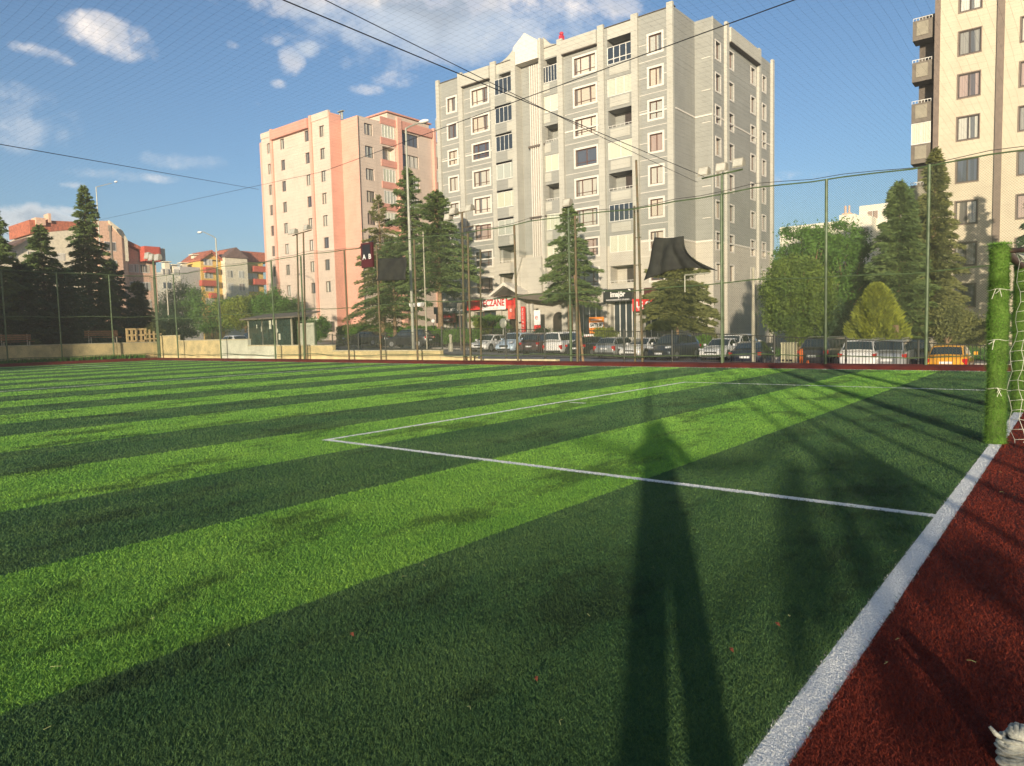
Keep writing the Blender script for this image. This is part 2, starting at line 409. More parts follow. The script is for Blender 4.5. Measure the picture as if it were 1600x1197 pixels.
seg(xx[6]+.02, xx[7], zt(600, 547), M_wall); seg(xx[7]+.02, xx[8], zt(700, 556), M_wall); seg(xx[8]+.02, xx[9], zt(800, 561), M_wall)
ew = thing('boundary_wall', 'low cream rendered wall behind the end fence below the wooden benches', 'wall', (-62.3, 10, 0))
b = MB()
for i in range(14):
    y0 = -30+i*4.1; MB().box(-.12, .12, y0, y0+4.06+(.5 if i == 13 else 0), -.3, 1.42).build('wall_panel', M_wall, ew)
    MB().box(-.17, .17, y0, y0+4.05+(.5 if i == 13 else 0), 1.422, 1.49).build('coping', M_cop, ew)
# ================================================================== FENCES
M_green = mat('green_paint', srgb(78, 96, 62), .55, var=.2, scale=4)
M_rust = mat('rusty_paint', srgb(98, 80, 56), .7, var=.3, scale=5, col2=srgb(70, 74, 50))
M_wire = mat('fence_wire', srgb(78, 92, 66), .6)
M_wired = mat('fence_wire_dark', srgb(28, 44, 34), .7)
M_black = mat('black_iron', (.035, .033, .03), .6)
M_galv = mat('galvanised', srgb(165, 165, 150), .5, .3, var=.1)
def wires(A, Bv, z0, z1, step, w, m, parent, name='wire_mesh'):
    """diagonal chain link between A and Bv (xy), real crossed wires as thin triangular prisms"""
    A = np.array(A, float); Bv = np.array(Bv, float); L = np.linalg.norm(Bv-A); u = (Bv-A)/L; H = z1-z0
    nrm = np.array([-u[1], u[0]])
    c = np.arange(-H, L, step); V = []
    for sgn in (1, -1):
        # line: s from c..c+H, z from z0 to z1
        s0 = np.clip(c, 0, L); s1 = np.clip(c+H, 0, L)
        a0 = (s0-c)/H*H; a1 = (s1-c)/H*H
        if sgn > 0: za, zb = z0+a0, z0+a1
        else: za, zb = z1-a0, z1-a1
        k = s1-s0 > .02
        for e0, e1, q0, q1 in ((s0[k], s1[k], za[k], zb[k]),):
            P0 = np.stack([A[0]+u[0]*e0, A[1]+u[1]*e0, q0], 1); P1 = np.stack([A[0]+u[0]*e1, A[1]+u[1]*e1, q1], 1)
            off = np.array([u[0]*w, u[1]*w, 0]); of2 = np.array([nrm[0]*w*.9, nrm[1]*w*.9, 0])
            for o0, o1 in ((off, -off), (-off, of2), (of2, off)):
                V.append(np.stack([P0+o0, P1+o0, P1+o1, P0+o1], 1))
    V = np.concatenate(V, 0).reshape(-1, 3)
    return np_mesh(name, V, None, m, parent, 4)
# far side fence (y = 27.75)
FY = 27.75
ff = thing('mesh_fence', 'tall green chain link fence along the far sideline in front of the parked cars', 'fence')
posts = [278, 345, 430, 475, 545, 595, 652, 735, 809, 902, 1128, 1290, 1447, 1610]
for i, px in enumerate(posts):
    x, _ = onY(px, 545, FY); m = M_rust if 500 < px < 1100 else M_green
    b = MB(); lean = random.uniform(-.06, .06) if px < 1100 else 0
    b.tube([(x, FY, -.2), (x+lean, FY+random.uniform(-.05, .05), 6.85)], .055, 8); b.build('post', m, ff)
def rail(z, px0=247, px1=1700, sag=.05, r=.028, m=M_green, nm='rail', y=None):
    y = FY if y is None else y
    x0 = -61.6; x1 = 4; b = MB(); n = 60
    b.tube([(x0+(x1-x0)*i/n, y, z+sag*math.sin(i*1.9)*.6+sag*math.sin(i*.7)) for i in range(n+1)], r, 5); return b.build(nm, m, ff)
rail(6.85, r=.027); rail(6.95, r=.012, sag=.09, nm='top_cable', m=M_black); rail(3.32, r=.024); rail(.42, r=.02)
wires((-61.6, FY), (4, FY), .35, 6.85, .085, .0032, M_wire, ff)
# end fence (x = -61.7)
ef = thing('mesh_fence', 'tall dark green chain link fence across the far end of the pitch below the conifers', 'fence')
EX = -61.75
for px, py in ((12, 560), (97, 556), (178, 552), (247, 550)):
    y, _ = onX(px, py, EX); MB().tube([(EX, y, -.2), (EX, y, 7.0)], .055, 8).build('post', M_green, ef)
for y in (13.9, 10, 6.2, 2.4, -1.4): MB().tube([(EX, y, -.2), (EX, y, 7.0)], .055, 8).build('post', M_green, ef)
for z, r in ((7.0, .035), (3.6, .03), (.5, .02)):
    MB().tube([(EX, -3+31*i/30, z+.04*math.sin(i*1.3)) for i in range(31)], r, 5).build('rail', M_green, ef)
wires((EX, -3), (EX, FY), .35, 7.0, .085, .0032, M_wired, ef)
# goal-end fence (x = +3.4) and near fence (y = -2.4): out of the frame, they throw the long shadows
gf = thing('mesh_fence', 'tall green chain link fence standing behind the near goal', 'fence')
for y in (-2.3, -1.0, .3, 1.7, 3.2, 5.6, 7.1, 9.6, 13.5, 17.4, 21.3, 25.2): MB().tube([(3.4, y, -.2), (3.4+.0, y, 6.9)], .05, 8).build('post', M_green, gf)
for z in (.4, 3.3, 6.9): MB().tube([(3.4, -2.4, z), (3.4, FY, z)], .03, 6).build('rail', M_green, gf)
wires((3.4, -2.4), (3.4, FY), .35, 6.9, .17, .002, M_wire, gf)
nf = thing('mesh_fence', 'tall green chain link fence forming the near corner behind the photographer', 'fence')
NY = -2.4
for x in (1.15,): MB().tube([(x, NY, -.2), (x, NY, 6.9)], .055, 8).build('post', M_green, nf)
for z in (.4, 3.3, 6.9): MB().tube([(.3, NY, z), (3.4, NY, z)], .03, 6).build('rail', M_green, nf)
wires((.3, NY), (3.4, NY), .35, 6.9, .17, .002, M_wire, nf)
# ------------------------------------------------------------------ black iron railing by the road
rl = thing('iron_railing', 'black iron railing with thin upright bars between pitch and parked cars', 'railing', (0, 29.3, 0))
RY = 0.
def rail_span(pxa, pxb, ta, tb, ba, bb, step=.13):
    xa, za = onY(pxa, ta, 29.3); xb, zb = onY(pxb, tb, 29.3); _, ca = onY(pxa, ba, 29.3); _, cb = onY(pxb, bb, 29.3)
    b = MB(); n = int(abs(xb-xa)/step)
    for i in range(1, n):
        f = i/n; x = xa+(xb-xa)*f; b.tube([(x, RY, ca+(cb-ca)*f-.02), (x, RY, za+(zb-za)*f)], .011, 4)
    b.build('bars', M_black, rl)
    b = MB(); b.tube([(xa, RY, za), (xb, RY, zb)], .018, 4); b.build('top_rail', M_black, rl)
    b = MB(); b.tube([(xa, RY, ca), (xb, RY, cb)], .018, 4); b.build('bottom_rail', M_black, rl)
    b = MB(); b.tube([(xa, RY, ca-.6), (xa, RY, za+.1)], .045, 6); b.build('post', M_black, rl)
spans = [(519, 560, 524, 523, 545, 545), (560, 602, 523, 521, 545, 545), (602, 648, 521, 519, 546, 546), (648, 690, 519, 517, 546, 546)]
for s_ in spans: rail_span(*s_)
L = [690, 735, 790, 851, 905, 975, 1050, 1128, 1210, 1322, 1435, 1545, 1700]
T = lambda px: 512.5+ (px-690)*.018 if px < 1050 else 519+(px-1050)*.043
Bt = lambda px: 553 + (px-690)*.028
for i in range(len(L)-1): rail_span(L[i], L[i+1], T(L[i]), T(L[i+1]), Bt(L[i]), Bt(L[i+1]), .115)
# ================================================================== GOAL
M_pad = mat('turf_wrap', (.085, .16, .018), .9, var=.25, scale=6)
M_net = mat('net_cord', srgb(225, 225, 205), .8)
M_gal2 = mat('goal_frame_paint', srgb(90, 70, 60), .6)
gx, gy = G(1555, 693); gx2 = gx; gyf = 14.95
goal = thing('football_goal', 'goal with turf wrapped green posts and white net at the right edge', 'goal', (gx, gy, 0))
def turf_post(nm, y, zt, n=26000, r0=.108, horizontal=None):
    b = MB(); ring = 12; zs = [0, .06]+[i*.12 for i in range(1, int(zt/.12))]+[zt-.06, zt]
    pts = [(random.uniform(-.006, .006), y+random.uniform(-.006, .006), z) for z in zs]; rs = [r0*(1+.05*math.sin(z*5.1)+.04*math.sin(z*13)) for z in zs]
    rs[-1] *= .6
    b.tube(pts, rs, ring); o = b.build(nm, M_pad, goal, smooth=True)
    a = rng.random(n)*6.283; z = rng.random(n)*(zt+.0); rr = r0*(1+.05*np.sin(z*5.1)+.04*np.sin(z*13))
    P = np.stack([np.cos(a)*rr*.96, y+np.sin(a)*rr*.96, z], 1); top = rng.random(n) < .03
    P[top, 2] = zt; P[top, :2] = np.stack([0*a[top], y+0*a[top]], 1)+rng.normal(0, .06, (top.sum(), 2))
    Nn = np.stack([np.cos(a), np.sin(a), 0*a], 1); Nn[top] = (0, 0, 1)
    Ls = (.016+.024*rng.random(n)); tipd = Nn+rng.normal(0, .45, (n, 3)); tipd[:, 2] -= .25
    w = .0028; sd = np.stack([-np.sin(a)*w, np.cos(a)*w, 0*a], 1)+rng.normal(0, .001, (n, 3))
    V = np.stack([P-sd, P+sd, P+tipd*Ls[:, None]], 1).reshape(-1, 3)
    f = np_mesh('turf_pile', V, None, M_pad2, o); return o
M_pad2 = mat('turf_wrap_pile', (.110, .245, .030), .85, var=.3, scale=9, isl=.5)
turf_post('goal_post', 0, 2.55)
turf_post('goal_post', gyf-gy, 2.55)
MB().tube([(0, .05, 2.5), (0, gyf-gy-.05, 2.5)], .055, 10).build('crossbar', M_gal2, goal)
MB().tube([(.05, 0, 2.46), (.95, .0, 2.46)], .03, 8).build('stay', M_gal2, goal)
for z in (.72, 1.34, 1.98):      # cord knots tied round the near post
    b = MB(); b.tube([(math.cos(a)*.118, math.sin(a)*.118, z+.01*math.sin(3*a)) for a in [i*.4 for i in range(17)]], .003, 5)
    for k in range(3):
        a = random.uniform(4.3, 5); b.tube([(math.cos(a)*.15, math.sin(a)*.15, z), (math.cos(a)*.17+random.uniform(-.03, .03), math.sin(a)*.19, z+random.uniform(-.04, .03)), (math.cos(a)*.16+random.uniform(-.05, .05), math.sin(a)*.18, z-.09+random.uniform(-.03, .05))], .0035, 4)
    b.build('cord_tie', M_net, goal)
b = MB(); S_ = .125
def netp(i, j, zt=2.44):  # side net: i back, j height, with sag
    u = i*S_; z = max(0.02, zt-j*S_)
    return (u*.9+.17+.025*math.sin(j*1.7+i)+.04*math.sin(j*.35), .015*math.sin(i*2.3+j*1.1), z+.018*math.sin(i*1.9))
for j in range(20):
    for i in range(9):
        b.tube([netp(i, j), netp(i+1, j)], .0032, 4, False)
        b.tube([netp(i, j), netp(i, j+1)], .0032, 4, False)
b.build('side_net', M_net, goal)
b = MB()
for i in range(0, 34):
    y = i*S_
    b.tube([(.17, y, 2.44), (1.1, y, 2.1), (1.25, y, .05)], .0035, 3, False)
for j in range(17):
    z = 2.1-j*.125; b.tube([(1.1+.15*j/16, 0, z), (1.1+.15*j/16, gyf-gy, z)], .0035, 3, False)
for j in range(8):
    f = j/8; b.tube([(.17+.93*f, 0, 2.44-.34*f), (.17+.93*f, gyf-gy, 2.44-.34*f)], .0035, 3, False)
b.build('back_net', M_net, goal)
# knotted rope end at the lower right corner
M_rope = mat('rope_white', srgb(205, 205, 190), .85, var=.2, scale=60, bump=.6, bscale=300)
rx, ry = G(1586, 1150, .12)
rp = thing('rope_bundle', 'thick knotted white net rope standing on the red turf at lower right corner', 'rope', (rx, ry, 0))
b = MB()
for w in range(9):
    rr_ = .038+.006*(w % 3); b.tube([((rr_+.006*math.sin(a*2.3+w))*math.cos(a+w*.7), (rr_+.005*math.cos(a*1.7+w*2))*math.sin(a+w*.7), .0+a*.0085+.004*math.sin(a*3+w)) for a in [i*.3 for i in range(40)]], .0065, 6)
b.build('twisted_cord', M_rope, rp, smooth=True)
b = MB(); b.tube([(.012+.046*math.cos(a), .042*math.sin(a), .088+.006*math.sin(3*a)+a*.0022) for a in [i*.4 for i in range(34)]], .0085, 8)
[b.tube([(.012+.030*math.cos(a)*math.cos(q_), .030*math.sin(a), .135+.026*math.cos(a)*math.sin(q_)) for a in [i*.35 for i in range(19)]], .010, 6) for q_ in (0, .6, 1.2, 1.9, 2.5)]; b.build('knot', M_rope, rp, smooth=True)
MB().tube([(-.03, -.01, .10), (-.055, -.015, .115), (-.075, -.012, .135)], [.008, .009, .006], 6).build('loose_end', M_rope, rp, smooth=True)
# ================================================================== OVERHEAD NET AND CABLES
M_cable = mat('cable', (.02, .02, .025), .6)
def ceiling_net():
    n = thing('ceiling_net', 'fine dark ball net stretched high over the whole pitch', 'net')
    V = []
    def zf(x, y): return 6.9-.35*np.sin((y+2.4)/30.15*math.pi)*np.sin(np.clip((x+61.7)/65.1, 0, 1)*math.pi)-.12*np.cos(x*.45)*np.sin((y+2.4)/30.15*math.pi)
    w = .0010
    for x in np.arange(-61.7, 3.4, .15):
        y = np.linspace(-2.4, FY, 21); z = zf(x+0*y, y); P = np.stack([x+.02*np.sin(y*1.7+x), y, z], 1); a, c = P[:-1], P[1:]
        V.append(np.stack([a-[w, 0, 0], a+[w, 0, 0], c+[w, 0, 0], c-[w, 0, 0]], 1))
    for y in np.arange(-2.4, FY, .15):
        x = np.linspace(-61.7, 3.4, 41); z = zf(x, y+0*x); P = np.stack([x, y+.02*np.sin(x*1.3), z], 1); a, c = P[:-1], P[1:]
        V.append(np.stack([a-[0, w, 0], a+[0, w, 0], c+[0, w, 0], c-[0, w, 0]], 1))
    np_mesh('netting', np.concatenate(V, 0).reshape(-1, 3), None, M_cable, n, 4)
ceiling_net()
def cable(A, Bp, r, lb, sag=.3, n=24):
    A = Vector(A); Bp = Vector(Bp); b = MB()
    b.tube([A.lerp(Bp, i/n)-Vector((0, 0, sag*math.sin(math.pi*i/n))) for i in range(n+1)], r, 5)
    return tag(b.build('overhead_cable', M_cable), lb, 'cable', 'cables carrying the ceiling net')
def at(px, py, y): x, z = onY(px, py, y); return (x, y, z)
def ceil_pt(px, py, z=6.75):
    x, y = G(px, py, z); return (x, y, z)
cable(ceil_pt(395, -20), at(1100, 276, FY), .011, 'thick black cable falling from the upper middle to the triple floodlight', 0)
cable(ceil_pt(468, -20), at(1090, 285, FY), .008, 'thinner black cable running beside the thick one across the grey facade', .05)
cable(ceil_pt(1290, -18), at(505, 268, 20), .010, 'black cable crossing the grey facade up to the top right', 0)
cable(ceil_pt(-60, 215), at(404, 296, FY), .011, 'black cable crossing the left sky down to the pink building', .0)
cable(at(150, 345, 26), at(505, 268, 20), .009, 'black cable rising from the lamp post at left to the pink facade', 0)
# ================================================================== BUILDINGS
def wall_mat(name, c_up, c_low=None, zsplit=0, band=None, line=.45, rough=.85):
    """painted cladding boards; optional different paint below zsplit"""
    m, t, b = new_mat(name); p = t.pos(); x, y, z = t.sep(p)
    c = t.mix(t.ss(t.noise(.7, p, 5), .35, .7), c_up, tuple(v*.90 for v in c_up))
    if c_low:
        cl = t.mix(t.ss(t.noise(.7, p, 5), .35, .7), c_low, tuple(v*.9 for v in c_low))
        c = t.mix(t.m('GREATER_THAN', z, zsplit), cl, c)
    st = t.noise(1.0, t.vmul(p, (1.3, 1.3, .07)), 5, .6)
    c = t.mix(t.ss(st, .52, .8, 0, .35), c, t.mix(1.0, c, (.72, .68, .62), 'MULTIPLY'))
    bd = t.m('FRACT', t.m('DIVIDE', z, line)); groove = t.m('LESS_THAN', bd, .07)
    c = t.mix(t.m('MULTIPLY', groove, .10 if 'beige' in name else .30), c, t.mix(1.0, c, (.55, .53, .5), 'MULTIPLY'))
    t.l.new(c, b.inputs['Base Color']); b.inputs['Roughness'].default_value = rough
    bn = t.add('ShaderNodeBump'); bn.inputs['Strength'].default_value = .5; bn.inputs['Distance'].default_value = .02
    t.l.new(t.m('SUBTRACT', 1.0, groove), bn.inputs['Height']); t.l.new(bn.outputs[0], b.inputs['Normal'])
    return m
G_GREY, G_CREAM = (.255, .258, .232), (.43, .40, .335)
M_gw = wall_mat('grey_cladding', G_GREY, G_CREAM, 9.6)
M_gp = wall_mat('light_cladding', (.40, .39, .335), (.43, .405, .345), 9.6)
M_trim = mat('white_trim', (.60, .56, .49), .7, var=.05)
M_pk = wall_mat('pink_paint', (.60, .32, .24)); M_pkd = wall_mat('dusky_pink_paint', (.52, .25, .19)); M_pc = wall_mat('cream_paint', (.53, .43, .35))
M_bg = wall_mat('beige_cladding', (.49, .43, .315)); M_br = mat('brown_paint', (.17, .13, .10), .7, var=.08); M_tp = mat('darkened_taupe', (.15, .128, .10), .8, var=.1)  # taupe darkened so the cream block's balconies hold their shade in the colour
M_tpl = mat('shaded_taupe_panel', (.26, .235, .175), .8, var=.08)  # panel tone lowered the same way, balcony shade in its colour
M_frame = mat('brown_frame', (.10, .045, .03), .5, var=.1); M_framed = mat('dark_frame', (.045, .035, .03), .5); M_framew = mat('white_frame', (.68, .66, .6), .4)
M_dark = mat('dark_interior', (.02, .018, .016), .9)
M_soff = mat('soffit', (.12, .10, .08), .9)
def pane_mat(name, cols, rough=.08):
    m, t, b = new_mat(name)
    r = t.add('ShaderNodeObjectInfo').outputs['Random']; x, y, z = t.sep(t.pos())
    ramp = t.add('ShaderNodeValToRGB'); ramp.color_ramp.interpolation = 'CONSTANT'
    el = ramp.color_ramp.elements; el[0].position = 0; el[0].color = c4(cols[0]); el[1].position = 1/len(cols); el[1].color = c4(cols[1])
    for i in range(2, len(cols)): e = el.new(i/len(cols)); e.color = c4(cols[i])
    t.l.new(r, ramp.inputs[0])
    fold = t.m('MULTIPLY', t.m('ADD', t.m('SINE', t.m('MULTIPLY', t.m('ADD', x, y), 42.0)), 1.0), .12)
    c = t.mix(fold, ramp.outputs[0], (.05, .05, .045))
    n = t.noise(1.6, t.vmul(t.pos(), (1, 1, .03)), 1)
    c = t.mix(t.ss(n, .56, .60, 0, .8 if 'curtained' in name else .0), c, (.05, .055, .06))
    t.l.new(c, b.inputs['Base Color']); b.inputs['Roughness'].default_value = rough; b.inputs['Specular IOR Level'].default_value = .8
    b.inputs['Coat Weight'].default_value = .6; b.inputs['Coat Roughness'].default_value = .02
    return m
M_pane = pane_mat('curtained_glass', [(.46, .44, .36), (.52, .50, .42), (.26, .25, .21), (.58, .54, .44), (.14, .14, .14), (.50, .44, .34), (.42, .42, .36), (.08, .09, .11), (.55, .53, .46), (.36, .27, .22)])
M_blind = pane_mat('blind_glass', [(.56, .56, .42), (.50, .52, .40), (.60, .58, .46), (.40, .42, .36)])
M_dglass = mat('dark_glass', (.03, .04, .05), .06, spec=.9, var=.1)
class Wall:
    """vertical wall plane: O origin (x,y), U unit (x,y) along, N outward normal; real openings with reveals"""
    def __init__(s, O, U, N): s.O = O; s.U = U; s.N = N
    def p(s, u, z, d=0.): return (s.O[0]+s.U[0]*u+s.N[0]*d, s.O[1]+s.U[1]*u+s.N[1]*d, z)
    def bx(s, b, u0, u1, z0, z1, d0, d1):
        n = len(b.v); q = [s.p(u0, z0, d0), s.p(u1, z0, d0), s.p(u1, z0, d1), s.p(u0, z0, d1), s.p(u0, z1, d0), s.p(u1, z1, d0), s.p(u1, z1, d1), s.p(u0, z1, d1)]
        b.v += q; b.f += [(n+a, n+c, n+e, n+f) for a, c, e, f in ((0, 1, 2, 3), (4, 7, 6, 5), (0, 4, 5, 1), (1, 5, 6, 2), (2, 6, 7, 3), (3, 7, 4, 0))]; return b
    def face(s, b, u0, u1, z0, z1, holes, depth=.22, back=None):
        us = sorted({u0, u1, *[h[0] for h in holes], *[h[1] for h in holes]}); zs = sorted({z0, z1, *[h[2] for h in holes], *[h[3] for h in holes]})
        for i in range(len(us)-1):
            for j in range(len(zs)-1):
                a, c, e, f = us[i], us[i+1], zs[j], zs[j+1]
                if any(a >= h[0]-1e-6 and c <= h[1]+1e-6 and e >= h[2]-1e-6 and f <= h[3]+1e-6 for h in holes): continue
                b.quad(s.p(a, e), s.p(c, e), s.p(c, f), s.p(a, f))
        for h in holes:
            a, c, e, f = h[:4]; dp = -(h[4] if len(h) > 4 else depth)
            b.quad(s.p(a, e), s.p(c, e), s.p(c, e, dp), s.p(a, e, dp)); b.quad(s.p(a, f), s.p(c, f), s.p(c, f, dp), s.p(a, f, dp))
            b.quad(s.p(a, e), s.p(a, f), s.p(a, f, dp), s.p(a, e, dp)); b.quad(s.p(c, e), s.p(c, f), s.p(c, f, dp), s.p(c, e, dp))
            b.quad(s.p(a, e, dp), s.p(c, e, dp), s.p(c, f, dp), s.p(a, f, dp))
        return b
    def window(s, parent, u0, u1, z0, z1, fm, depth=.22, mull=1, surround=None, pm=None, transom=None, sw=.19):
        b = MB(); d0, d1 = -depth+.005, -depth+.07; t = .075
        s.bx(b, u0, u1, z0, z0+t, d0, d1); s.bx(b, u0, u1, z1-t, z1, d0, d1); s.bx(b, u0, u0+t, z0+t, z1-t, d0, d1); s.bx(b, u1-t, u1, z0+t, z1-t, d0, d1)
        for i in range(mull):
            f = (i+1)/(mull+1) if mull != 2 else (.27, .73)[i]; uu = u0+(u1-u0)*f; s.bx(b, uu-.05, uu+.05, z0+t, z1-t, d0, d1)
        if transom: zz = z0+(z1-z0)*transom; s.bx(b, u0+t, u1-t, zz-.03, zz+.03, d0, d1-.005)
        w = b.build('window', fm, parent)
        b = MB(); b.quad(s.p(u0+t, z0+t, d0+.025), s.p(u1-t, z0+t, d0+.025), s.p(u1-t, z1-t, d0+.025), s.p(u0+t, z1-t, d0+.025)); b.build('pane', pm or M_pane, w)
        if surround:
            b = MB(); e = .035
            s.bx(b, u0-sw, u1+sw, z1, z1+sw, .002, e); s.bx(b, u0-sw, u1+sw, z0-sw, z0, .002, e); s.bx(b, u0-sw, u0, z0, z1, .002, e); s.bx(b, u1, u1+sw, z0, z1, .002, e)
            b.build('surround', surround, w)
        return w
def pil(w, b, u, wd, z0, z1, d=.18): w.bx(b, u-wd/2, u+wd/2, z0, z1, .0, d)
FRONT = lambda x, y: Wall((x, y), (1, 0), (0, -1))
SIDE = lambda x, y: Wall((x, y), (0, 1), (1, 0))
def balcony(parent, wl, u0, u1, zf, proj, back, wallm, panm, glz, rounded=False, panfrac=(.15, .85), gm=None, fmat=None, ph=1.12, htot=2.93):
    """one storey of a balcony bay: slab + parapet (> panel, railing / glazing)"""
    b = MB(); wl.bx(b, u0, u1, zf-.18, zf, -back, proj)
    L = u1-u0
    if not rounded:
        wl.bx(b, u0, u1, zf, zf+ph, proj-.12, proj)
        if proj > .1: wl.bx(b, u0, u0+.1, zf, zf+ph, 0, proj-.12); wl.bx(b, u1-.1, u1, zf, zf+ph, 0, proj-.12)
    else:
        n = 10; R = .75
        prof = [(u0, proj)]+[(u1-R+R*math.sin(a), proj-R+R*math.cos(a)) for a in [i*math.pi/2/n for i in range(n+1)]]+[(u1, -.1)]
        for i in range(len(prof)-1):
            a, c = prof[i], prof[i+1]
            b.quad(wl.p(a[0], zf-.18, a[1]), wl.p(c[0], zf-.18, c[1]), wl.p(c[0], zf+ph, c[1]), wl.p(a[0], zf+ph, a[1]))
            b.quad(wl.p(a[0], zf+ph, a[1]), wl.p(c[0], zf+ph, c[1]), wl.p(c[0]-.1, zf+ph, c[1]-.1), wl.p(a[0], zf+ph, a[1]-.12))
        b.quad(wl.p(u0, zf-.19, -back), wl.p(u1, zf-.19, -back), wl.p(u1, zf-.19, proj-R), wl.p(u0, zf-.19, proj))
    o = b.build('balcony', wallm, parent)
    b = MB(); pa, pb = u0+L*panfrac[0], u0+L*panfrac[1]
    if not rounded: wl.bx(b, pa, pb, zf+.12, zf+ph-.14, proj+.002, proj+.04)
    else:
        k = [q for q in prof if q[0] >= pa and q[1] > proj*.35]; k = [(pa, proj)]+k
        for i in range(len(k)-1):
            a, c = k[i], k[i+1]; b.quad(wl.p(a[0]+.01, zf+.1, a[1]+.03), wl.p(c[0]+.02, zf+.1, c[1]+.03), wl.p(c[0]+.02, zf+ph-.12, c[1]+.03), wl.p(a[0]+.01, zf+ph-.12, a[1]+.03))
    b.build('panel', panm, o)
    z0, z1 = zf+ph, zf+htot-.2
    if glz:
        fm = fmat or M_framew; b = MB(); d0, d1 = proj-.10, proj-.04; n = {'glass': 5, 'blind': 3, 'wide': 2, 'white': 4}[glz]
        wl.bx(b, u0, u1, z0, z0+.06, d0, d1); wl.bx(b, u0, u1, z1-.05, z1, d0, d1)
        for i in range(n+1):
            uu = u0+(L-.05)*i/n; t_ = .07 if glz == 'white' else .04; wl.bx(b, uu, uu+t_, z0+.06, z1-.05, d0, d1)
        if glz == 'white':
            wl.bx(b, u0, u1, z0+.45, z0+.52, d0, d1-.004)
        f = b.build('glazing', fm, o)
        b = MB(); b.quad(wl.p(u0, z0, proj-.07), wl.p(u1, z0, proj-.07), wl.p(u1, z1, proj-.07), wl.p(u0, z1, proj-.07)); b.build('pane', gm or (M_blind if glz in ('blind', 'wide') else M_dglass), f)
    else:
        b = MB(); wl.bx(b, u0, u1, z0+.18, z0+.22, proj-.1, proj-.06)
        for i in range(7): uu = u0+(L-.04)*i/6; wl.bx(b, uu, uu+.03, z0, z0+.18, proj-.1, proj-.07)
        b.build('railing', M_framew, o)
    return o
# ------------------------------------------------------------------ GREY BLOCK
GYF = 60.0; ST = 2.93; TOPF = 28.05   # window centre height of top storey ~27.3
gb = thing('apartment_block', 'tall grey and cream apartment block with shops at its foot in the middle', 'apartment block')
gw = FRONT(0, GYF); x2 = -27.5; gs = SIDE(x2, 0)
zrow = [27.3-ST*i for i in range(8)]         # window centres, top to bottom
winA = (-57.05, -55.75, 1.5); winB = (-53.35, -51.0, 1.6); winE = (-39.8, -37.35, 1.65); winG = (-31.65, -30.35, 1.55)
holes = []
for z in zrow:
    for a, c, h in (winA, winB, winE, winG): holes.append((a, c, z-h/2, z+h/2))
gz0 = -.6
BC, BD, BF = (-49.4, -46.5), (-43.5, -41.7), (-36.0, -33.3)
for q in (BC, BD, BF): holes.append((q[0], q[1], 5.2, 28.9, 1.35))
shops = [(-57.6, -55.6, .4, 3.6, .5), (-53.9, -49.9, .4, 3.9, .6), (-40.2, -37.2, .5, 4.2, .4), (-36.0, -33.3, .4, 4.3, .6), (-32.6, -29.9, .4, 3.8, .5)]
b = MB(); gw.face(b, -58.7, -29.2, gz0, 30.0, holes+shops)
b.quad((-29.2, 60, gz0), (-29.2, 64.38, gz0), (-29.2, 64.38, 30), (-29.2, 60, 30)); b.quad((-29.2, 64.38, gz0), (x2, 64.38, gz0), (x2, 64.38, 30), (-29.2, 64.38, 30))
sh = []
SW = ((65.2, 66.3), (68.35, 69.5), (74.2, 75.3), (77.5, 78.5))
for z in zrow:
    for a, c in SW: sh.append((a, c, z-.78, z+.78))
gs.face(b, 64.38, 80.4, gz0, 30.0, sh, depth=.3)
b.quad((-58.7, 60, gz0), (-58.7, 80.4, gz0), (-58.7, 80.4, 30), (-58.7, 60, 30)); b.quad((-58.7, 80.4, gz0), (x2, 80.4, gz0), (x2, 80.4, 30), (-58.7, 80.4, 30))
b.quad((-58.7, 60, 29.3), (-29.2, 60, 29.3), (-29.2, 64.38, 29.3), (-58.7, 64.38, 29.3)); b.quad((-58.7, 64.38, 29.3), (x2, 64.38, 29.3), (x2, 80.4, 29.3), (-58.7, 80.4, 29.3))
b.build('wall', M_gw, gb)
for i, z in enumerate(zrow):
    gw.window(gb, winA[0], winA[1], z-.75, z+.75, M_frame, surround=M_trim)
    gw.window(gb, winB[0], winB[1], z-.8, z+.8, M_frame, surround=M_trim, mull=2, transom=.22)
    gw.window(gb, winE[0], winE[1], z-.8, z+.8, M_frame, surround=M_trim, mull=2 if i != 3 else 1, transom=.22)
    gw.window(gb, winG[0], winG[1], z-.775, z+.775, M_frame, surround=M_trim)
    for a, c in SW: gs.window(gb, a, c, z-.78, z+.78, M_frame, depth=.3, surround=M_trim, sw=.14)
gC = ['glass', 'glass', 'glass', 'blind', 'blind', 'blind', None]; gD = ['glass', 'wide', None, 'wide', None, 'blind', 'wide']; gF = ['white', 'blind', None, 'wide', None, 'glass', 'blind', None]
for i in range(8):
    zf = 27.3-ST*i-1.55-.35
    if i < 7:
        balcony(gb, gw, BC[0], BC[1], zf, .8, 1.3, M_gw, M_gp, gC[i], rounded=True, panfrac=(.55, 1.), gm=M_blind if gC[i] == 'blind' else None)
        balcony(gb, gw, BD[0], BD[1], zf, .25, 1.3, M_gw, M_gp, gD[i], panfrac=(.02, .5))
    balcony(gb, gw, BF[0], BF[1], zf, .10, 1.3, M_gw, M_gp, gF[i], panfrac=(.1, .88))
b = MB()
for q in (BC, BD, BF):
    for i in range(8):
        z = 27.3-ST*i; gw.bx(b, q[0]+1.1, q[1]-.2, z-1.2, z+.7, -1.33, -1.28)
b.build('balcony_door', M_framed, gb)
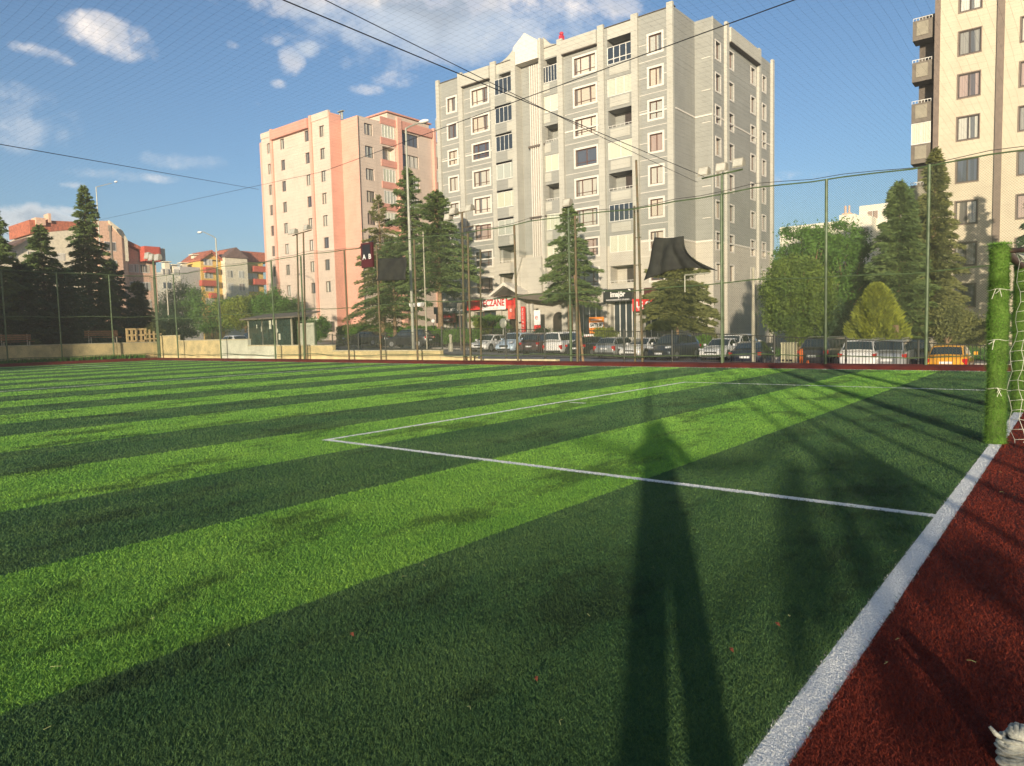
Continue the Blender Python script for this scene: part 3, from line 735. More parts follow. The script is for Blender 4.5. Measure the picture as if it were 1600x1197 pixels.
# pilasters
b = MB()
for x, w in ((-58.35, .5), (-54.85, .62), (-50.05, .72), (-41.35, .62), (-36.62, .66), (-33.0, .66), (-29.45, .6)): pil(gw, b, x, w, gz0, 30.35, .28)
for y, w in ((67.5, .62), (76.1, .6), (80.2, .5)): pil(gs, b, y, w, gz0, 30.4, .28)
gs.bx(b, 64.38, 64.6, gz0, 30.05, 0, .06)
b.build('pilaster', M_gp, gb)
# parapets with dark strip beneath, entrance tower with gable and swept shoulders
b = MB()
for a, c in ((-54.5, -50.45), (-41.0, -37.0)): gw.bx(b, a, c, 28.75, 30.02, .003, .45)
gs.bx(b, 67.85, 75.75, 28.7, 30.02, .003, .45)
gw.bx(b, -35.9, -33.4, 28.85, 29.9, .003, .14)
b.build('parapet', M_gp, gb)
b = MB()
for a, c in ((-54.5, -50.45), (-41.0, -37.0)): gw.bx(b, a, c, 28.66, 28.747, .003, .48)
gs.bx(b, 67.85, 75.75, 28.62, 28.697, .003, .48)
gw.bx(b, -58.7, -29.1, 30.002, 30.05, -.3, .12); b.build('eaves_strip', M_soff, gb)
def sweep(b, xa, za, xb, zb, inv, y=59.98):
    poly = [(xa, 29.0)]; n = 8
    for i in range(n+1):
        f = i/n; ff_ = f*f if not inv else 1-(1-f)**2; poly.append((xa+(xb-xa)*f, za+(zb-za)*ff_))
    poly.append((xb, 29.0)); b.prism(poly, 'y', y, y+.3)
b = MB(); sweep(b, -49.7, 30.05, -46.6, 31.7, False); b.prism([(-43.5, 29.0), (-43.5, 31.2), (-42.6, 30.3), (-41.66, 30.05), (-41.66, 29)], 'y', 59.97, 60.27)
b.build('shoulder', M_gp, gb)
b = MB()   # gabled head, projecting, and its flanking walls
b.prism([(-46.6, 28.9), (-46.6, 30.7), (-45.1, 31.75), (-43.5, 30.65), (-43.5, 28.9)], 'y', 59.0, 60.3)
b.build('gable_head', M_trim, gb)
b = MB(); b.box(-46.9, -46.35, 58.9, 60.4, 2.6, 30.2); b.box(-43.62, -43.35, 59.3, 60.4, 4.6, 30.9); b.build('tower_wall', M_gp, gb)
b = MB()
n = 12
for i in range(n):   # concave stair wall
    a0 = math.pi*i/n; a1 = math.pi*(i+1)/n; R = 1.35; c0 = (-44.98-R*math.cos(a0), 60.2+R*.9*math.sin(a0)); c1 = (-44.98-R*math.cos(a1), 60.2+R*.9*math.sin(a1))
    b.quad((c0[0], c0[1], 2.6), (c1[0], c1[1], 2.6), (c1[0], c1[1], 28.9), (c0[0], c0[1], 28.9))
b.build('stair_wall', M_gw, gb, smooth=True)
b = MB()
for i in range(5): x = -45.0+.28*i; b.box(x-.05, x+.05, 59.6, 59.85, 6.3+(.4*i), 28.6)
b.build('fluted_rib', M_trim, gb)
for z in (20.4, 13.2):
    MB().box(-45.3, -43.3, 59.5, 59.9, z, z+.2).build('rib_collar', M_soff, gb)
MB().box(-45.6, -44.2, 59.4, 60.0, 8.6, 8.8).build('rib_collar', M_soff, gb)
# splayed lower entrance walls and pitched canopy
b = MB()
b.prism([(-48.0, 5.0), (-46.3, 9.3), (-45.9, 9.3), (-47.5, 5.0)], 'y', 58.7, 60.0); b.prism([(-42.6, 5.0), (-44.0, 8.0), (-43.6, 8.0), (-41.9, 5.0)], 'y', 58.7, 60.0)
b.prism([(-46.35, 4.9), (-46.35, 9.25), (-43.6, 9.2), (-43.6, 4.9)], 'y', 59.0, 60.15)
b.build('entrance_wall', M_gp, gb)
b = MB(); b.prism([(-49.3, 5.5), (-47.2, 6.75), (-45.3, 5.7), (-45.3, 5.4), (-47.2, 6.4), (-49.1, 5.35)], 'y', 57.2, 60); b.build('gable_canopy', M_trim, gb)
b = MB(); b.prism([(-48.9, 5.36), (-47.2, 6.35), (-45.4, 5.36)], 'y', 57.6, 59.9); b.build('canopy_infill', M_framed, gb)
b = MB(); b.prism([(-46.4, 5.3), (-37.2, 5.5), (-36.9, 5.4), (-41.5, 4.5), (-44.6, 4.9)], 'y', 57.2, 59.9); b.build('entrance_canopy', M_soff, gb)
b = MB()
for x in (-44.1, -43.6): b.box(x-.12, x+.12, 57.2, 57.45, -.3, 4.35)
b.build('canopy_column', M_gp, gb)
b = MB()
for x, z0, z1, w in ((-48.3, 0, 3.5, .8), (-46.2, 0, 3.6, .9), (-42.2, 0, 3.5, 1.4)):
    k = [(x-w/2, z0), (x+w/2, z0), (x+w/2, z1-w/2)]+[(x+w/2*math.cos(a), z1-w/2+w/2*math.sin(a)) for a in [i*math.pi/8 for i in range(1, 8)]]+[(x-w/2, z1-w/2)]
    b.prism(k, 'y', 59.93, 59.99)
b.build('arched_doorway', M_framed, gb)
# thin string courses and horizontal paint lines
b = MB()
for z, h, e in ((9.6, .16, .05), (21.2, .13, .04)):
    for a, c in ((-58.1, -55.2), (-54.5, -50.45), (-41.0, -37.0), (-32.65, -29.8)): gw.bx(b, a, c, z, z+h, .002, e)
    gs.bx(b, 64.6, 67.1, z, z+h, .002, e); gs.bx(b, 67.85, 75.75, z, z+h, .002, e); gs.bx(b, 76.45, 79.9, z, z+h, .002, e)
    b.box(-29.198, -29.15, 60.3, 64.38, z, z+h); b.box(-29.15, x2, 64.33, 64.378, z, z+h)
b.build('string_course', M_trim, gb)
b = MB()
for i in range(7):
    z = 27.3-ST*i-1.45
    for a, c in ((-58.1, -55.2), (-54.5, -50.45), (-41.0, -37.0), (-32.65, -29.8)): gw.bx(b, a, c, z, z+.05, .002, .02)
    for a, c in ((-58.1, winA[0]-.13), (winA[1]+.13, -55.2), (-32.65, winG[0]-.13), (winG[1]+.13, -29.8), (-54.5, winB[0]-.13), (winB[1]+.13, -50.45)): gw.bx(b, a, c, z+1.5, z+1.55, .002, .02)
    if i in (0, 1, 2, 4, 5): b.box(-28.5, x2-.15, 64.35, 64.377, z+.6, z+.66)
b.build('paint_line', M_trim, gb)
# window-less left return balconies seen past the left edge
lw = Wall((-58.7, 61.0), (-1, 0), (0, -1))
for i in range(7):
    zf = 27.3-ST*i-1.9; balcony(gb, lw, .02, 1.35, zf, 0.0, 2.2, M_gw, M_gp, None, panfrac=(.2, .8))
# roof furniture
b = MB(); b.box(-37.2, -35.4, 64, 66, 29.35, 31.0); b.box(-37.5, -35.1, 63.8, 66.2, 31.15, 31.35); b.box(-52, -49, 66, 70, 29.35, 31.2); b.build('roof_shed', M_gp, gb)
b = MB(); b.sphere((-41.9, 61.0, 31.4), .22, 10, 6, (1, 1, .8)); b.box(-42.1, -41.7, 60.8, 61.2, 29.35, 31.2); b.build('alarm_beacon', mat('beacon_red', (.6, .04, .06), .4), gb)
# ground floor shops: glazing and stall risers
for a, c, z0, z1, dp in shops:
    gw.window(gb, a, c, z0, z1, M_framew if a > -42 else M_frame, depth=dp, mull=3, pm=M_dglass if a < -38 or a > -37 else M_blind)
b = MB(); b.box(-54.2, -37.0, 58.2, 58.4, -.5, .9); b.box(-37.0, -28.8, 58.6, 58.8, -.6, .8); b.build('forecourt_wall', M_gp, gb)
M_red = mat('sign_red', (.62, .03, .03), .5, var=.05); M_white = mat('sign_white', (.78, .76, .72), .5, var=.03); M_blk = mat('sign_black', (.02, .02, .022), .4); M_org = mat('sign_orange', (.75, .22, .02), .6, var=.05)
M_redd = mat('sign_maroon', (.07, .010, .012), .5)
# signs (things)
for o_ in list(gb.children):
    if o_.name.split('.')[0] in ('parapet', 'string_course', 'balcony_door', 'pilaster', 'canopy_column', 'arched_doorway', 'shoulder', 'tower_wall', 'fluted_rib', 'eaves_strip', 'paint_line'): sep(o_)
s = thing('pharmacy_sign', 'red and white pharmacy fascia reading ECZANE over the hedge arch', 'shop sign', (-50.3, 59.3, 4.2))
MB().box(-3.9, 3.6, -.12, .5, -.1, 1.0).build('fascia', M_red, s); MB().box(-1.6, 1.75, -.17, -.122, -.2, 1.08).build('name_board', M_white, s)
text_mesh('lettering', 'ECZANE', 1.0, mat('letter_red', (.5, .02, .03), .5), s, (.08, -.18, .52), w=3.0, bold=.03)
text_mesh('lettering', 'S. ULUS', .3, mat('letter_grey', (.4, .4, .38), .5), s, (.1, -.18, -.04), w=1.2)
x, z = onY(819, 500, 59.2)
s = tag(MB().box(x-.22, x+.22, 59.0, 59.2, z-1.7, z+1.4).build('banner', M_red), 'tall narrow red vertical banner at the right end of the pharmacy front', 'banner')
text_mesh('lettering', 'E\nC\nZ\nA\nN\nE', .42, M_white, s, (x, 58.98, z), w=.2)
x, z = onY(800, 484, 59.2)
s = tag(MB().box(x-.42, x+.42, 59.02, 59.2, z-1.0, z+.45).build('banner', mat('sign_coral', (.72, .12, .08), .6)), 'small square orange red banner hanging under the pharmacy fascia', 'banner')
text_mesh('lettering', 'e', .7, M_white, s, (x, 59.0, z))
x, z = onY(839, 508, 57.5)
s = thing('roll_up_banner', 'white and red advertising banner standing before the entrance canopy', 'banner', (x, 57.5, 0))
MB().box(-.45, .45, -.03, .03, z+.02, z+1.5).build('upper_panel', M_white, s); MB().prism([(-.45, z-1.4), (.45, z-1.4), (.45, z-.05), (-.45, z+.0)], 'y', -.035, .035).build('lower_panel', M_red, s)
text_mesh('lettering', 'e', .8, M_red, s, (0, -.05, z+.8)); text_mesh('lettering', '24', .5, M_white, s, (0, -.05, z-.9))
s = thing('shop_sign', 'black fascia with white imajor photo studio lettering under the right hand balconies', 'shop sign', (-34.6, 59.0, 4.75))
MB().box(-1.6, 1.5, -.1, .8, -.55, .62).build('fascia', M_blk, s)
text_mesh('lettering', 'imajör', .72, M_white, s, (0, -.12, .12), w=1.6, bold=.02); text_mesh('lettering', 'PHOTOGRAPHY STUDIO', .2, M_white, s, (0, -.12, -.4), w=2.5)
for sx in (-1.35, 1.25): b = MB(); b.prism([(sx-.12, .5), (sx+.12, .38), (sx+.16, .46), (sx-.04, .58)] if sx > 0 else [(sx-.14, .38), (sx+.12, .52), (sx+.08, .58), (sx-.16, .46)], 'y', -.14, -.11); b.build('logo_flash', M_white, s)
s = thing('shop_sign', 'dark red shop sign half hidden behind the rounded tree', 'shop sign', (-31.6, 59.0, 3.4))
MB().box(-1.45, 2.6, -.1, .7, -.2, .95).build('fascia', M_red, s); MB().box(-.2, 2.6, -.13, .6, .952, 1.9).build('upper_fascia', M_redd, s); text_mesh('lettering', 'LS CAFE', .75, M_white, s, (.3, -.12, .38), w=2.6, bold=.02); text_mesh('lettering', 'TELEFON', .3, M_white, s, (-.2, -.12, -.05), w=1.4)
s = thing('sale_sign', 'orange for sale poster reading SATILIK in the shop window', 'poster', (-37.9, 59.3, 2.0))
MB().box(-1.05, 1.05, -.03, .03, -.9, .95).build('board', M_org, s); MB().box(-1.0, 1.0, -.045, -.031, -.25, .32).build('name_strip', M_white, s)
text_mesh('lettering', 'SATILIK', .5, M_blk, s, (0, -.05, .03), w=1.8, bold=.02); text_mesh('lettering', 'SAHIBINDEN', .24, M_white, s, (0, -.04, .62), w=1.5)
s.location.x = -37.25; s.scale = (.8, 1, .85)
s = thing('phone_banner', 'long white banner with red digits below the orange poster', 'banner', (-36.9, 58.9, .8))
MB().box(-2.2, 2.4, -.03, .03, -.45, .35).build('board', M_white, s); text_mesh('lettering', '0532 441 28', .5, M_red, s, (0, -.04, -.02), w=4.0)
s = thing('shop_sign', 'dark fascia with pale letters above the maroon board at the left shop', 'shop sign', (-56.8, 59.2, 4.2))
MB().box(-2.6, 2.3, -.1, .9, -.35, .45).build('fascia', mat('sign_slate', (.06, .075, .08), .5), s); text_mesh('lettering', 'MODEL KUAFOR', .45, M_white, s, (.2, -.12, .05), w=4.0)
MB().box(-2.2, .6, -.16, .2, -1.4, -.36).build('lower_board', M_redd, s); text_mesh('lettering', 'KUAFOR', .4, M_red, s, (-.8, -.18, -.65), w=1.9); text_mesh('lettering', 'BAYAN', .3, M_white, s, (-.8, -.18, -1.12), w=1.7)
# ------------------------------------------------------------------ PINK BLOCK
pb = thing('apartment_block', 'pink and cream apartment block left of the grey one', 'apartment block')
PF = 61.4; xc = -74.6; xn = -78.0; yb1 = min(PF-.6, onX(514, 186, xn)[0]); print('PINK y1', yb1)
pf = FRONT(0, yb1); pf2 = FRONT(0, PF); ps = SIDE(xc, 0)
pr = [28.75-ST*i for i in range(8)]
yk = yb1/PF
PW = [(-95.6, -94.6), (-92.2, -91.2), (-86.2, -85.2), (-82.8, -81.7)]; PW = [(a*yk, c*yk) for a, c in PW]
X0, X1, X2, X3, X4 = -98.5*yk, -97.0*yk, -94.2*yk, -84.6*yk, -80.6*yk
hl = [(a, c, z-.72, z+.72) for z in pr for a, c in PW]
b = MB(); pf.face(b, X1, X4, .2, 30.3, hl)
b.build('wall', M_pc, pb)
b = MB(); b.box(X0, X1-.003, yb1+.6, 78, .2, 30.2); pf.bx(b, X4, xn, .2, 30.9, -.3, .0)
b.quad((xn, yb1+.3, .2), (xn, PF, .2), (xn, PF, 30.9), (xn, yb1+.3, 30.9)); b.quad((xn, PF, .2), (xc, PF, .2), (xc, PF, 30.2), (xn, PF, 30.2))
for u, w in ((X2, .5), (X3, .5)): pil(pf, b, u, w, .2, 31.2, .22)
b.build('pink_wall', M_pk, pb)
b = MB(); pf.bx(b, X2+.26, X3-.26, 29.6, 30.9, .003, .5); b.build('parapet', M_pkd, pb)
b = MB(); pf.bx(b, X1, X2-.26, 30.302, 31.1, -.3, .1); pf.bx(b, X3+.26, X4, 30.302, 31.2, -.3, .1); b.build('cornice', M_pc, pb)
for z in pr:
    for a, c in PW: pf.window(pb, a, c, z-.72, z+.72, M_framed, surround=None)
hs = []
for z in pr: hs += [(62.5, 63.9, z-.75, z+.75), (69.0, 72.2, z-.85, z+.85), (65.5, 67.7, z-1.45, z+1.2, 1.0)]
b = MB(); ps.face(b, PF, 75.4, .2, 30.2, [h for h in hs]); b.build('side_wall', M_pc, pb)
b = MB()
for i, z in enumerate(pr): ps.bx(b, 65.2, 67.9, z-1.45, z-.55, .002, .12)
ps.bx(b, 65.2, 67.9, 29.95, 30.9, .002, .12); ps.bx(b, 68.9, 74.7, 29.8, 31.0, .002, .35); b.build('spandrel', M_pkd, pb)
b = MB(); pil(ps, b, 68.35, .75, .2, 31.3, .45); pil(ps, b, 75.2, .5, .2, 31.2, .45); b.build('pilaster', M_pk, pb)
for i, z in enumerate(pr):
    ps.window(pb, 62.5, 63.9, z-.75, z+.75, M_framed); ps.window(pb, 69.0, 72.2, z-.85, z+.85, M_framed, mull=3)
    ps.window(pb, 65.5, 67.7, z-.55, z+1.2, M_framew, depth=.05 if i != 1 else .9, mull=3, pm=M_blind)
MB().box(xc-6, xc-.35, 75.45, 79.5, .2, 29.6).build('rear_wing', M_pkd, pb)
MB().box(-92, -78.2, 64, 78, .2, 30.0).build('core', M_pc, pb)
MB().box(-84, -76.2, 68, 76, 29.5, 32.3).build('roof_shed', M_pc, pb); MB().box(-84.4, -75.9, 67.7, 76.3, 32.302, 32.5).build('roof_edge', M_pkd, pb)
b = MB(); b.tube([(-79.3, 62.3, 30), (-79.3, 62.3, 31.6)], .12, 8); b.tube([(-78.8, 62.3, 30), (-78.8, 62.3, 31.6)], .12, 8); b.box(-79.6, -78.5, 62.1, 62.5, 31.75, 31.85); b.box(-79.06, -79.02, 62.28, 62.32, 31.5, 31.76); b.build('roof_vent', M_galv, pb)
b = MB(); ps.bx(b, PF+.02, PF+.1, .2, 30.1, .002, .08); b.build('downpipe', M_soff, pb)
MB().box(-88, -80, 57.5, yb1-.003, .2, 2.8).build('shop_extension', M_trim, pb)
s = thing('shop_sign', 'pale shop panel with faint letters at the foot of the pink building', 'shop sign', (-79.4, 57.2, 3.2))
MB().box(-1.9, 1.9, -.1, .1, -.7, .7).build('board', M_wallw, s); text_mesh('lettering', 'ASM', .9, mat('letter_green', (.25, .32, .2), .6), s, (0, -.12, 0), w=2.2)
for o_ in list(pb.children):
    if o_.name.split('.')[0] in ('cornice', 'spandrel', 'pilaster'): sep(o_)
# ------------------------------------------------------------------ BEIGE BLOCK AT RIGHT
bb = thing('apartment_block', 'cream apartment block with brown corner strips rising out of the frame at right', 'apartment block')
bf = FRONT(0, 60); BL = -8.95
rows = [20.35-ST*i+5.86 for i in range(9)]
zc = [onY(1512, 133, 60)[1]-ST*(i-2) for i in range(8)]; print('BEIGE rows', [round(z, 1) for z in zc])
xa, xb = onY(1497, 133, 60)[0], onY(1531, 133, 60)[0]; xd = onY(1562, 133, 60)[0]; xe = onY(1592, 190, 60)[0]; print('beige x', xa, xb, xd, xe)
hl = [(xa, xb, z-.8, z+.8, .12) for z in zc]+[(xe, xe+1.9, z-.8, z+.8, .12) for z in zc]
b = MB(); bf.face(b, BL, 8, -1.3, 24.6, hl); b.quad((8, 60, -1.3), (8, 78, -1.3), (8, 78, 24.6), (8, 60, 24.6)); b.quad((BL, 60, -1.3), (BL, 78, -1.3), (BL, 78, 24.6), (BL, 60, 24.6)); b.quad((BL, 60, 24.6), (8, 60, 24.6), (8, 78, 24.6), (BL, 78, 24.6)); b.build('wall', M_bg, bb)
for z in zc:
    bf.window(bb, xa, xb, z-.8, z+.8, M_framed, depth=.12, surround=M_br, sw=.07); bf.window(bb, xe, xe+1.9, z-.8, z+.8, M_framed, depth=.12, surround=M_br, sw=.07)
b = MB(); pil(bf, b, xd, .42, -1.3, 24.7, .12); bf.bx(b, BL-.02, BL+.32, -1.3, 24.7, .003, .1); b.build('corner_strip', M_br, bb)
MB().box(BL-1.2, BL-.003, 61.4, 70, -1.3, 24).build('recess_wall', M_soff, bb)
bl_ = Wall((BL-1.45, 60.4), (1, 0), (0, -1))
for i, z in enumerate(zc):
    zf = z-1.75; balcony(bb, bl_, 0, 1.25, zf, .25, 1.0, M_tp, M_tpl, 'wide' if i == 3 else None, panfrac=(.2, .8), ph=1.2)
b = MB(); bf.bx(b, BL, 7, .8, 1.1, .002, .06); b.build('plinth_line', M_br, bb)
# ------------------------------------------------------------------ FAR BLOCKS
M_tile = mat('roof_tile', (.42, .13, .07), .8, var=.25, scale=3); M_tiled = mat('roof_tile_dark', (.16, .10, .08), .8, var=.2, scale=3)
M_salm = mat('salmon_render', (.62, .40, .28), .9, var=.1); M_crm = mat('cream_render', (.62, .56, .42), .9, var=.1); M_yel = mat('yellow_render', (.62, .40, .10), .9, var=.1); M_rdr = mat('red_render', (.45, .08, .05), .8, var=.1); M_gryr = mat('grey_render', (.40, .38, .34), .9, var=.1); M_wht = mat('white_render', (.66, .62, .5), .9, var=.08)
def small_windows(parent, wl, us, zs, w, h, fm=M_framed, d=.15):
    for u in us:
        for z in zs:
            b = MB(); wl.bx(b, u-w/2, u+w/2, z-h/2, z+h/2, .0, .05); f = b.build('window', M_framew, parent)
            b = MB(); wl.bx(b, u-w/2+.08, u-.04, z-h/2+.08, z+h/2-.08, .052, .058); wl.bx(b, u+.04, u+w/2-.08, z-h/2+.08, z+h/2-.08, .052, .058); b.build('pane', M_pane, f)
# salmon house behind the left conifers
h1 = thing('terrace_house_block', 'salmon and cream four storey house with red tiled roof behind the left conifers', 'apartment house')
hx = onX(192, 360, -125)[0]
def P1(px, py): return onX(px, py, -125)
ya, za = P1(0, 400); yb, zb = P1(150, 345); yc, zc_ = P1(197, 365); yd, zd = P1(247, 387); ye, ze = P1(65, 345)
print('H1', ya, yb, yc, yd, za, zb, zc_, zd)
w1 = SIDE(-125, 0)
MB().prism([(yb, 0), (yb, zb), (yb+2.0, zb+.2), (yc-.5, zc_+.3), (yc, zc_-1.2), (yc, 0)], 'x', -140, -125).build('gable_wall', M_salm, h1)
MB().prism([(ya, 0), (ya, za), (ye, ze-1.5), (yb-.02, zb-1.2), (yb-.02, 0)], 'x', -138, -126.5).build('wall', M_crm, h1)
MB().prism([(yc+.02, 0), (yc+.02, zc_-1.6), (yd+.2, zd-2.0), (yd+.2, 0)], 'x', -140, -126.6).build('side_wall', M_salm, h1)
MB().prism([(ya-1, za-.1), (ye-2, ze-2.6), (ye-2, ze-3.0), (ya-1, za-.5)], 'x', -136, -125.4).build('roof', M_tiled, h1)
MB().prism([(ye-1.2, ze-1.9), (ye-1.2, ze+.2), (yb-.3, zb-.1), (yb-.3, zb-1.0)], 'x', -136, -126.45).build('roof_terrace_wall', M_tile, h1)
b = MB(); b.prism([(yc+.03, zc_-1.5), (yd+.6, zd-1.9), (yd+.6, zd-1.4), (yc+.03, zc_-.9)], 'x', -141, -125.4); b.build('roof', M_tile, h1)
MB().box(-126.5, -124.2, P1(223, 400)[0], P1(248, 400)[0], P1(223, 408)[1], P1(223, 385)[1]).build('balcony', M_rdr, h1)
MB().box(-126.4, -124.9, P1(248, 400)[0]+.05, P1(258, 400)[0], P1(250, 407)[1], P1(250, 388)[1]).build('balcony', M_crm, h1)
MB().prism([(yb+1.9, zb+.25), (yc-.6, zc_+.35), (yc+.05, zc_-1.1), (yc+.05, zc_-4.6), (yc-.45, zc_-4.6), (yc-.45, zc_-1.0), (yb+1.9, zb-.2)], 'x', -125, -124.7).build('frame_moulding', M_crm, h1)
small_windows(h1, w1, [P1(172, 385)[0]], [P1(172, 385)[1]-3*i for i in range(4)], 1.8, 1.5); small_windows(h1, Wall((-126.5, 0), (0, 1), (1, 0)), [P1(x, 400)[0] for x in (96, 60, 20)], [P1(96, 402)[1]-3*i for i in range(4)], 2.0, 1.6)
small_windows(h1, Wall((-126.6, 0), (0, 1), (1, 0)), [P1(x, 410)[0] for x in (215, 232)], [P1(215, 418)[1]-3*i for i in range(3)], 1.6, 1.4)
b = MB(); zz = P1(96, 395)[1]; b.box(-126.5, -125.2, ye+.5, yb-.6, zz-2.2, zz-1.2); b.build('balcony', M_crm, h1)
b = MB(); b.box(-128, -126, P1(80, 345)[0], P1(84, 345)[0], ze, ze+1.4); b.box(-128, -126, P1(60, 345)[0], P1(75, 345)[0], ze-.5, ze+.6); b.build('chimney', M_salm, h1)
# pole-like chimney flue in front of it
# yellow block
h2 = thing('terrace_house_block', 'yellow house block with red balconies and a pale turret in the far left gap', 'apartment house')
XY = -165
def P2(px, py): return onX(px, py, XY)
w2 = SIDE(XY, 0)
def rect2(px0, px1, py0, m, nm, d=6, dx=0, zb=0, roofm=None, ph=None):
    a, z = P2(px0, py0); c, _ = P2(px1, py0)
    o = MB().box(XY-d, XY+dx, a, c, zb, z).build(nm, m, h2)
    return a, c, z
rect2(246, 296, 425, M_wht, 'wall', 10, -.5); rect2(282, 318, 416, M_gryr, 'wall', 10, -.3)
a, c, z = rect2(313, 345, 405, M_yel, 'wall', 9, 0)
MB().prism([(a-.4, z), ((a+c)/2, z+2.3), (c+.4, z), (c+.4, z-.4), ((a+c)/2, z+1.7), (a-.4, z-.4)], 'x', XY-9, XY+.8).build('roof', M_tile, h2)
MB().prism([(a, z-.3), ((a+c)/2, z+1.9), (c, z-.3)], 'x', XY-8, XY+.0).build('gable_wall', M_yel, h2)
a, c, z = rect2(345, 380, 403, M_crm, 'turret_wall', 6, 1.8)
MB().prism([(a-.3, z), ((a+c)/2, z+2.6), (c+.3, z)], 'x', XY-6, XY+2.2).build('turret_roof', M_tiled, h2)
a, c, z = rect2(380, 412, 408, M_yel, 'wall', 9, -.5)
MB().prism([(a-6, z+.1), (a-4, z+2.6), (c+1, z+2.6), (c+3, z+.1)], 'x', XY-9, XY-.6).build('roof', M_tile, h2)
for px0, px1, py0, py1 in ((317, 334, 418, 426), (311, 334, 438, 447), (392, 411, 416, 425), (393, 411, 436, 445), (326, 336, 458, 466)):
    a, z1 = P2(px0, py0); c, _ = P2(px1, py0); _, z0 = P2(px0, py1); MB().box(XY, XY+1.4, a, c, z0, z1).build('balcony', M_rdr, h2)
w2t = SIDE(XY+1.8, 0)
small_windows(h2, w2t, [P2(x, 430)[0] for x in (353, 371)], [P2(353, 429)[1]-3.1*i for i in range(3)], 1.5, 1.8)
small_windows(h2, w2, [P2(x, 430)[0] for x in (326,)], [P2(326, 410)[1]-3.1*i for i in range(4)], 2.2, 1.5); small_windows(h2, Wall((XY-.5, 0), (0, 1), (1, 0)), [P2(x, 430)[0] for x in (387, 398, 262, 280)], [P2(387, 431)[1]-3.1*i for i in range(3)], 2.0, 1.5)
b = MB()
for px, py in ((318, 396), (333, 394), (346, 395), (285, 412), (300, 409), (398, 393), (272, 407)): y, z = P2(px, py); b.box(XY-5, XY-3.5, y-.6, y+.6, z-3, z-.3); b.box(XY-5.3, XY-3.2, y-1, y+1, z-.1, z+.1)
b.build('chimney', M_crm, h2)
for o_ in list(h2.children):
    if o_.name.split('.')[0] == 'chimney': sep(o_)
# pale block beyond the right hand trees
h3 = thing('apartment_block', 'distant pale stepped apartment block above the right hand trees', 'apartment block')
YB = 128; w3 = FRONT(0, YB)
def P3(px, py): return onY(px, py, YB)
def r3(px0, px1, py, m=M_wht, nm='wall', d0=0, d1=12):
    a, z = P3(px0, py); c, _ = P3(px1, py); MB().box(a, c, YB+d0, YB+d1, -2, z).build(nm, m, h3)
r3(1338, 1420, 320, d0=2); r3(1334, 1356, 337, nm='stair_tower'); r3(1310, 1334.5, 336, nm='lift_tower', d0=.5); r3(1326, 1365, 343, nm='terrace_wall', d0=-1.2); r3(1240, 1312, 352, d0=1); r3(1220, 1290, 356, d0=-.5)
small_windows(h3, FRONT(0, YB+2), [P3(1359, 334)[0]], [P3(1359, 334)[1]], 1.7, 1.5); small_windows(h3, FRONT(0, YB-1.2), [P3(1348, 361)[0]], [P3(1348, 361)[1]-3*i for i in range(4)], 2.4, 1.2); small_windows(h3, FRONT(0, YB+2), [P3(x, 352)[0] for x in (1385, 1400)], [P3(1385, 352)[1]-3*i for i in range(5)], 1.6, 1.5)
b = MB(); a, z = P3(1318, 333); b.box(a-.5, a+.9, YB+1, YB+2, z-1, z+.1); b.tube([(a, YB+1.2, z), (a, YB+1.2, z+1.3)], .18, 6); b.tube([(a+.6, YB+1.2, z), (a+.6, YB+1.2, z+1.3)], .15, 6); b.build('chimney', M_salm, h3)
# block behind the photographer whose long shadow covers the far left end
h4 = thing('apartment_block', 'plain cream apartment block beyond the near sideline', 'apartment block')
MB().box(-95, -31.5, -50, -36, -1, 17.2).build('wall', M_crm, h4)
MB().box(-31.45, -25, -46, -36.02, -1, 8.3).build('shadow_wing', M_crm, h4)  # unseen wing added and sized to shade the far left turf
w4 = Wall((0, -36), (1, 0), (0, 1)); small_windows(h4, w4, [-33-3.5*i for i in range(16)], [2.2+3*i for i in range(5)], 1.5, 1.5)
# ================================================================== TREES
def leaf_mat(name, a, bcol, tr=.15):
    m, t, b = new_mat(name); p = t.pos(); r = t.add('ShaderNodeNewGeometry').outputs['Random Per Island']
    c = t.mix(t.ss(t.noise(.8, p, 3), .3, .7), a, bcol); c = t.mix(t.m('MULTIPLY', r, .6), c, t.mix(1.0, c, (1.9, 1.7, 1.3), 'MULTIPLY'))
    t.l.new(c, b.inputs['Base Color']); b.inputs['Roughness'].default_value = .65; b.inputs['Specular IOR Level'].default_value = .25
    return m
L_ced = leaf_mat('cedar_needles', (.070, .105, .030), (.045, .078, .026)); L_dark = leaf_mat('dark_needles', (.030, .062, .026), (.020, .046, .022)); L_olv = leaf_mat('olive_needles', (.098, .108, .034), (.065, .078, .026))
L_wil = leaf_mat('willow_leaves', (.082, .125, .020), (.048, .088, .018)); L_grn = leaf_mat('green_leaves', (.060, .13, .02), (.035, .085, .016)); L_thu = leaf_mat('thuja_sprays', (.17, .20, .02), (.12, .15, .02))
L_hdg = leaf_mat('hedge_leaves', (.06, .13, .015), (.04, .09, .012)); L_yel = leaf_mat('yellow_green_leaves', (.14, .17, .02), (.08, .12, .02))
M_bark = mat('bark', (.26, .17, .095), .95, var=.2, scale=6, bump=.8, bscale=12); M_barkd = mat('dark_bark', (.10, .07, .05), .95, var=.2, scale=6)
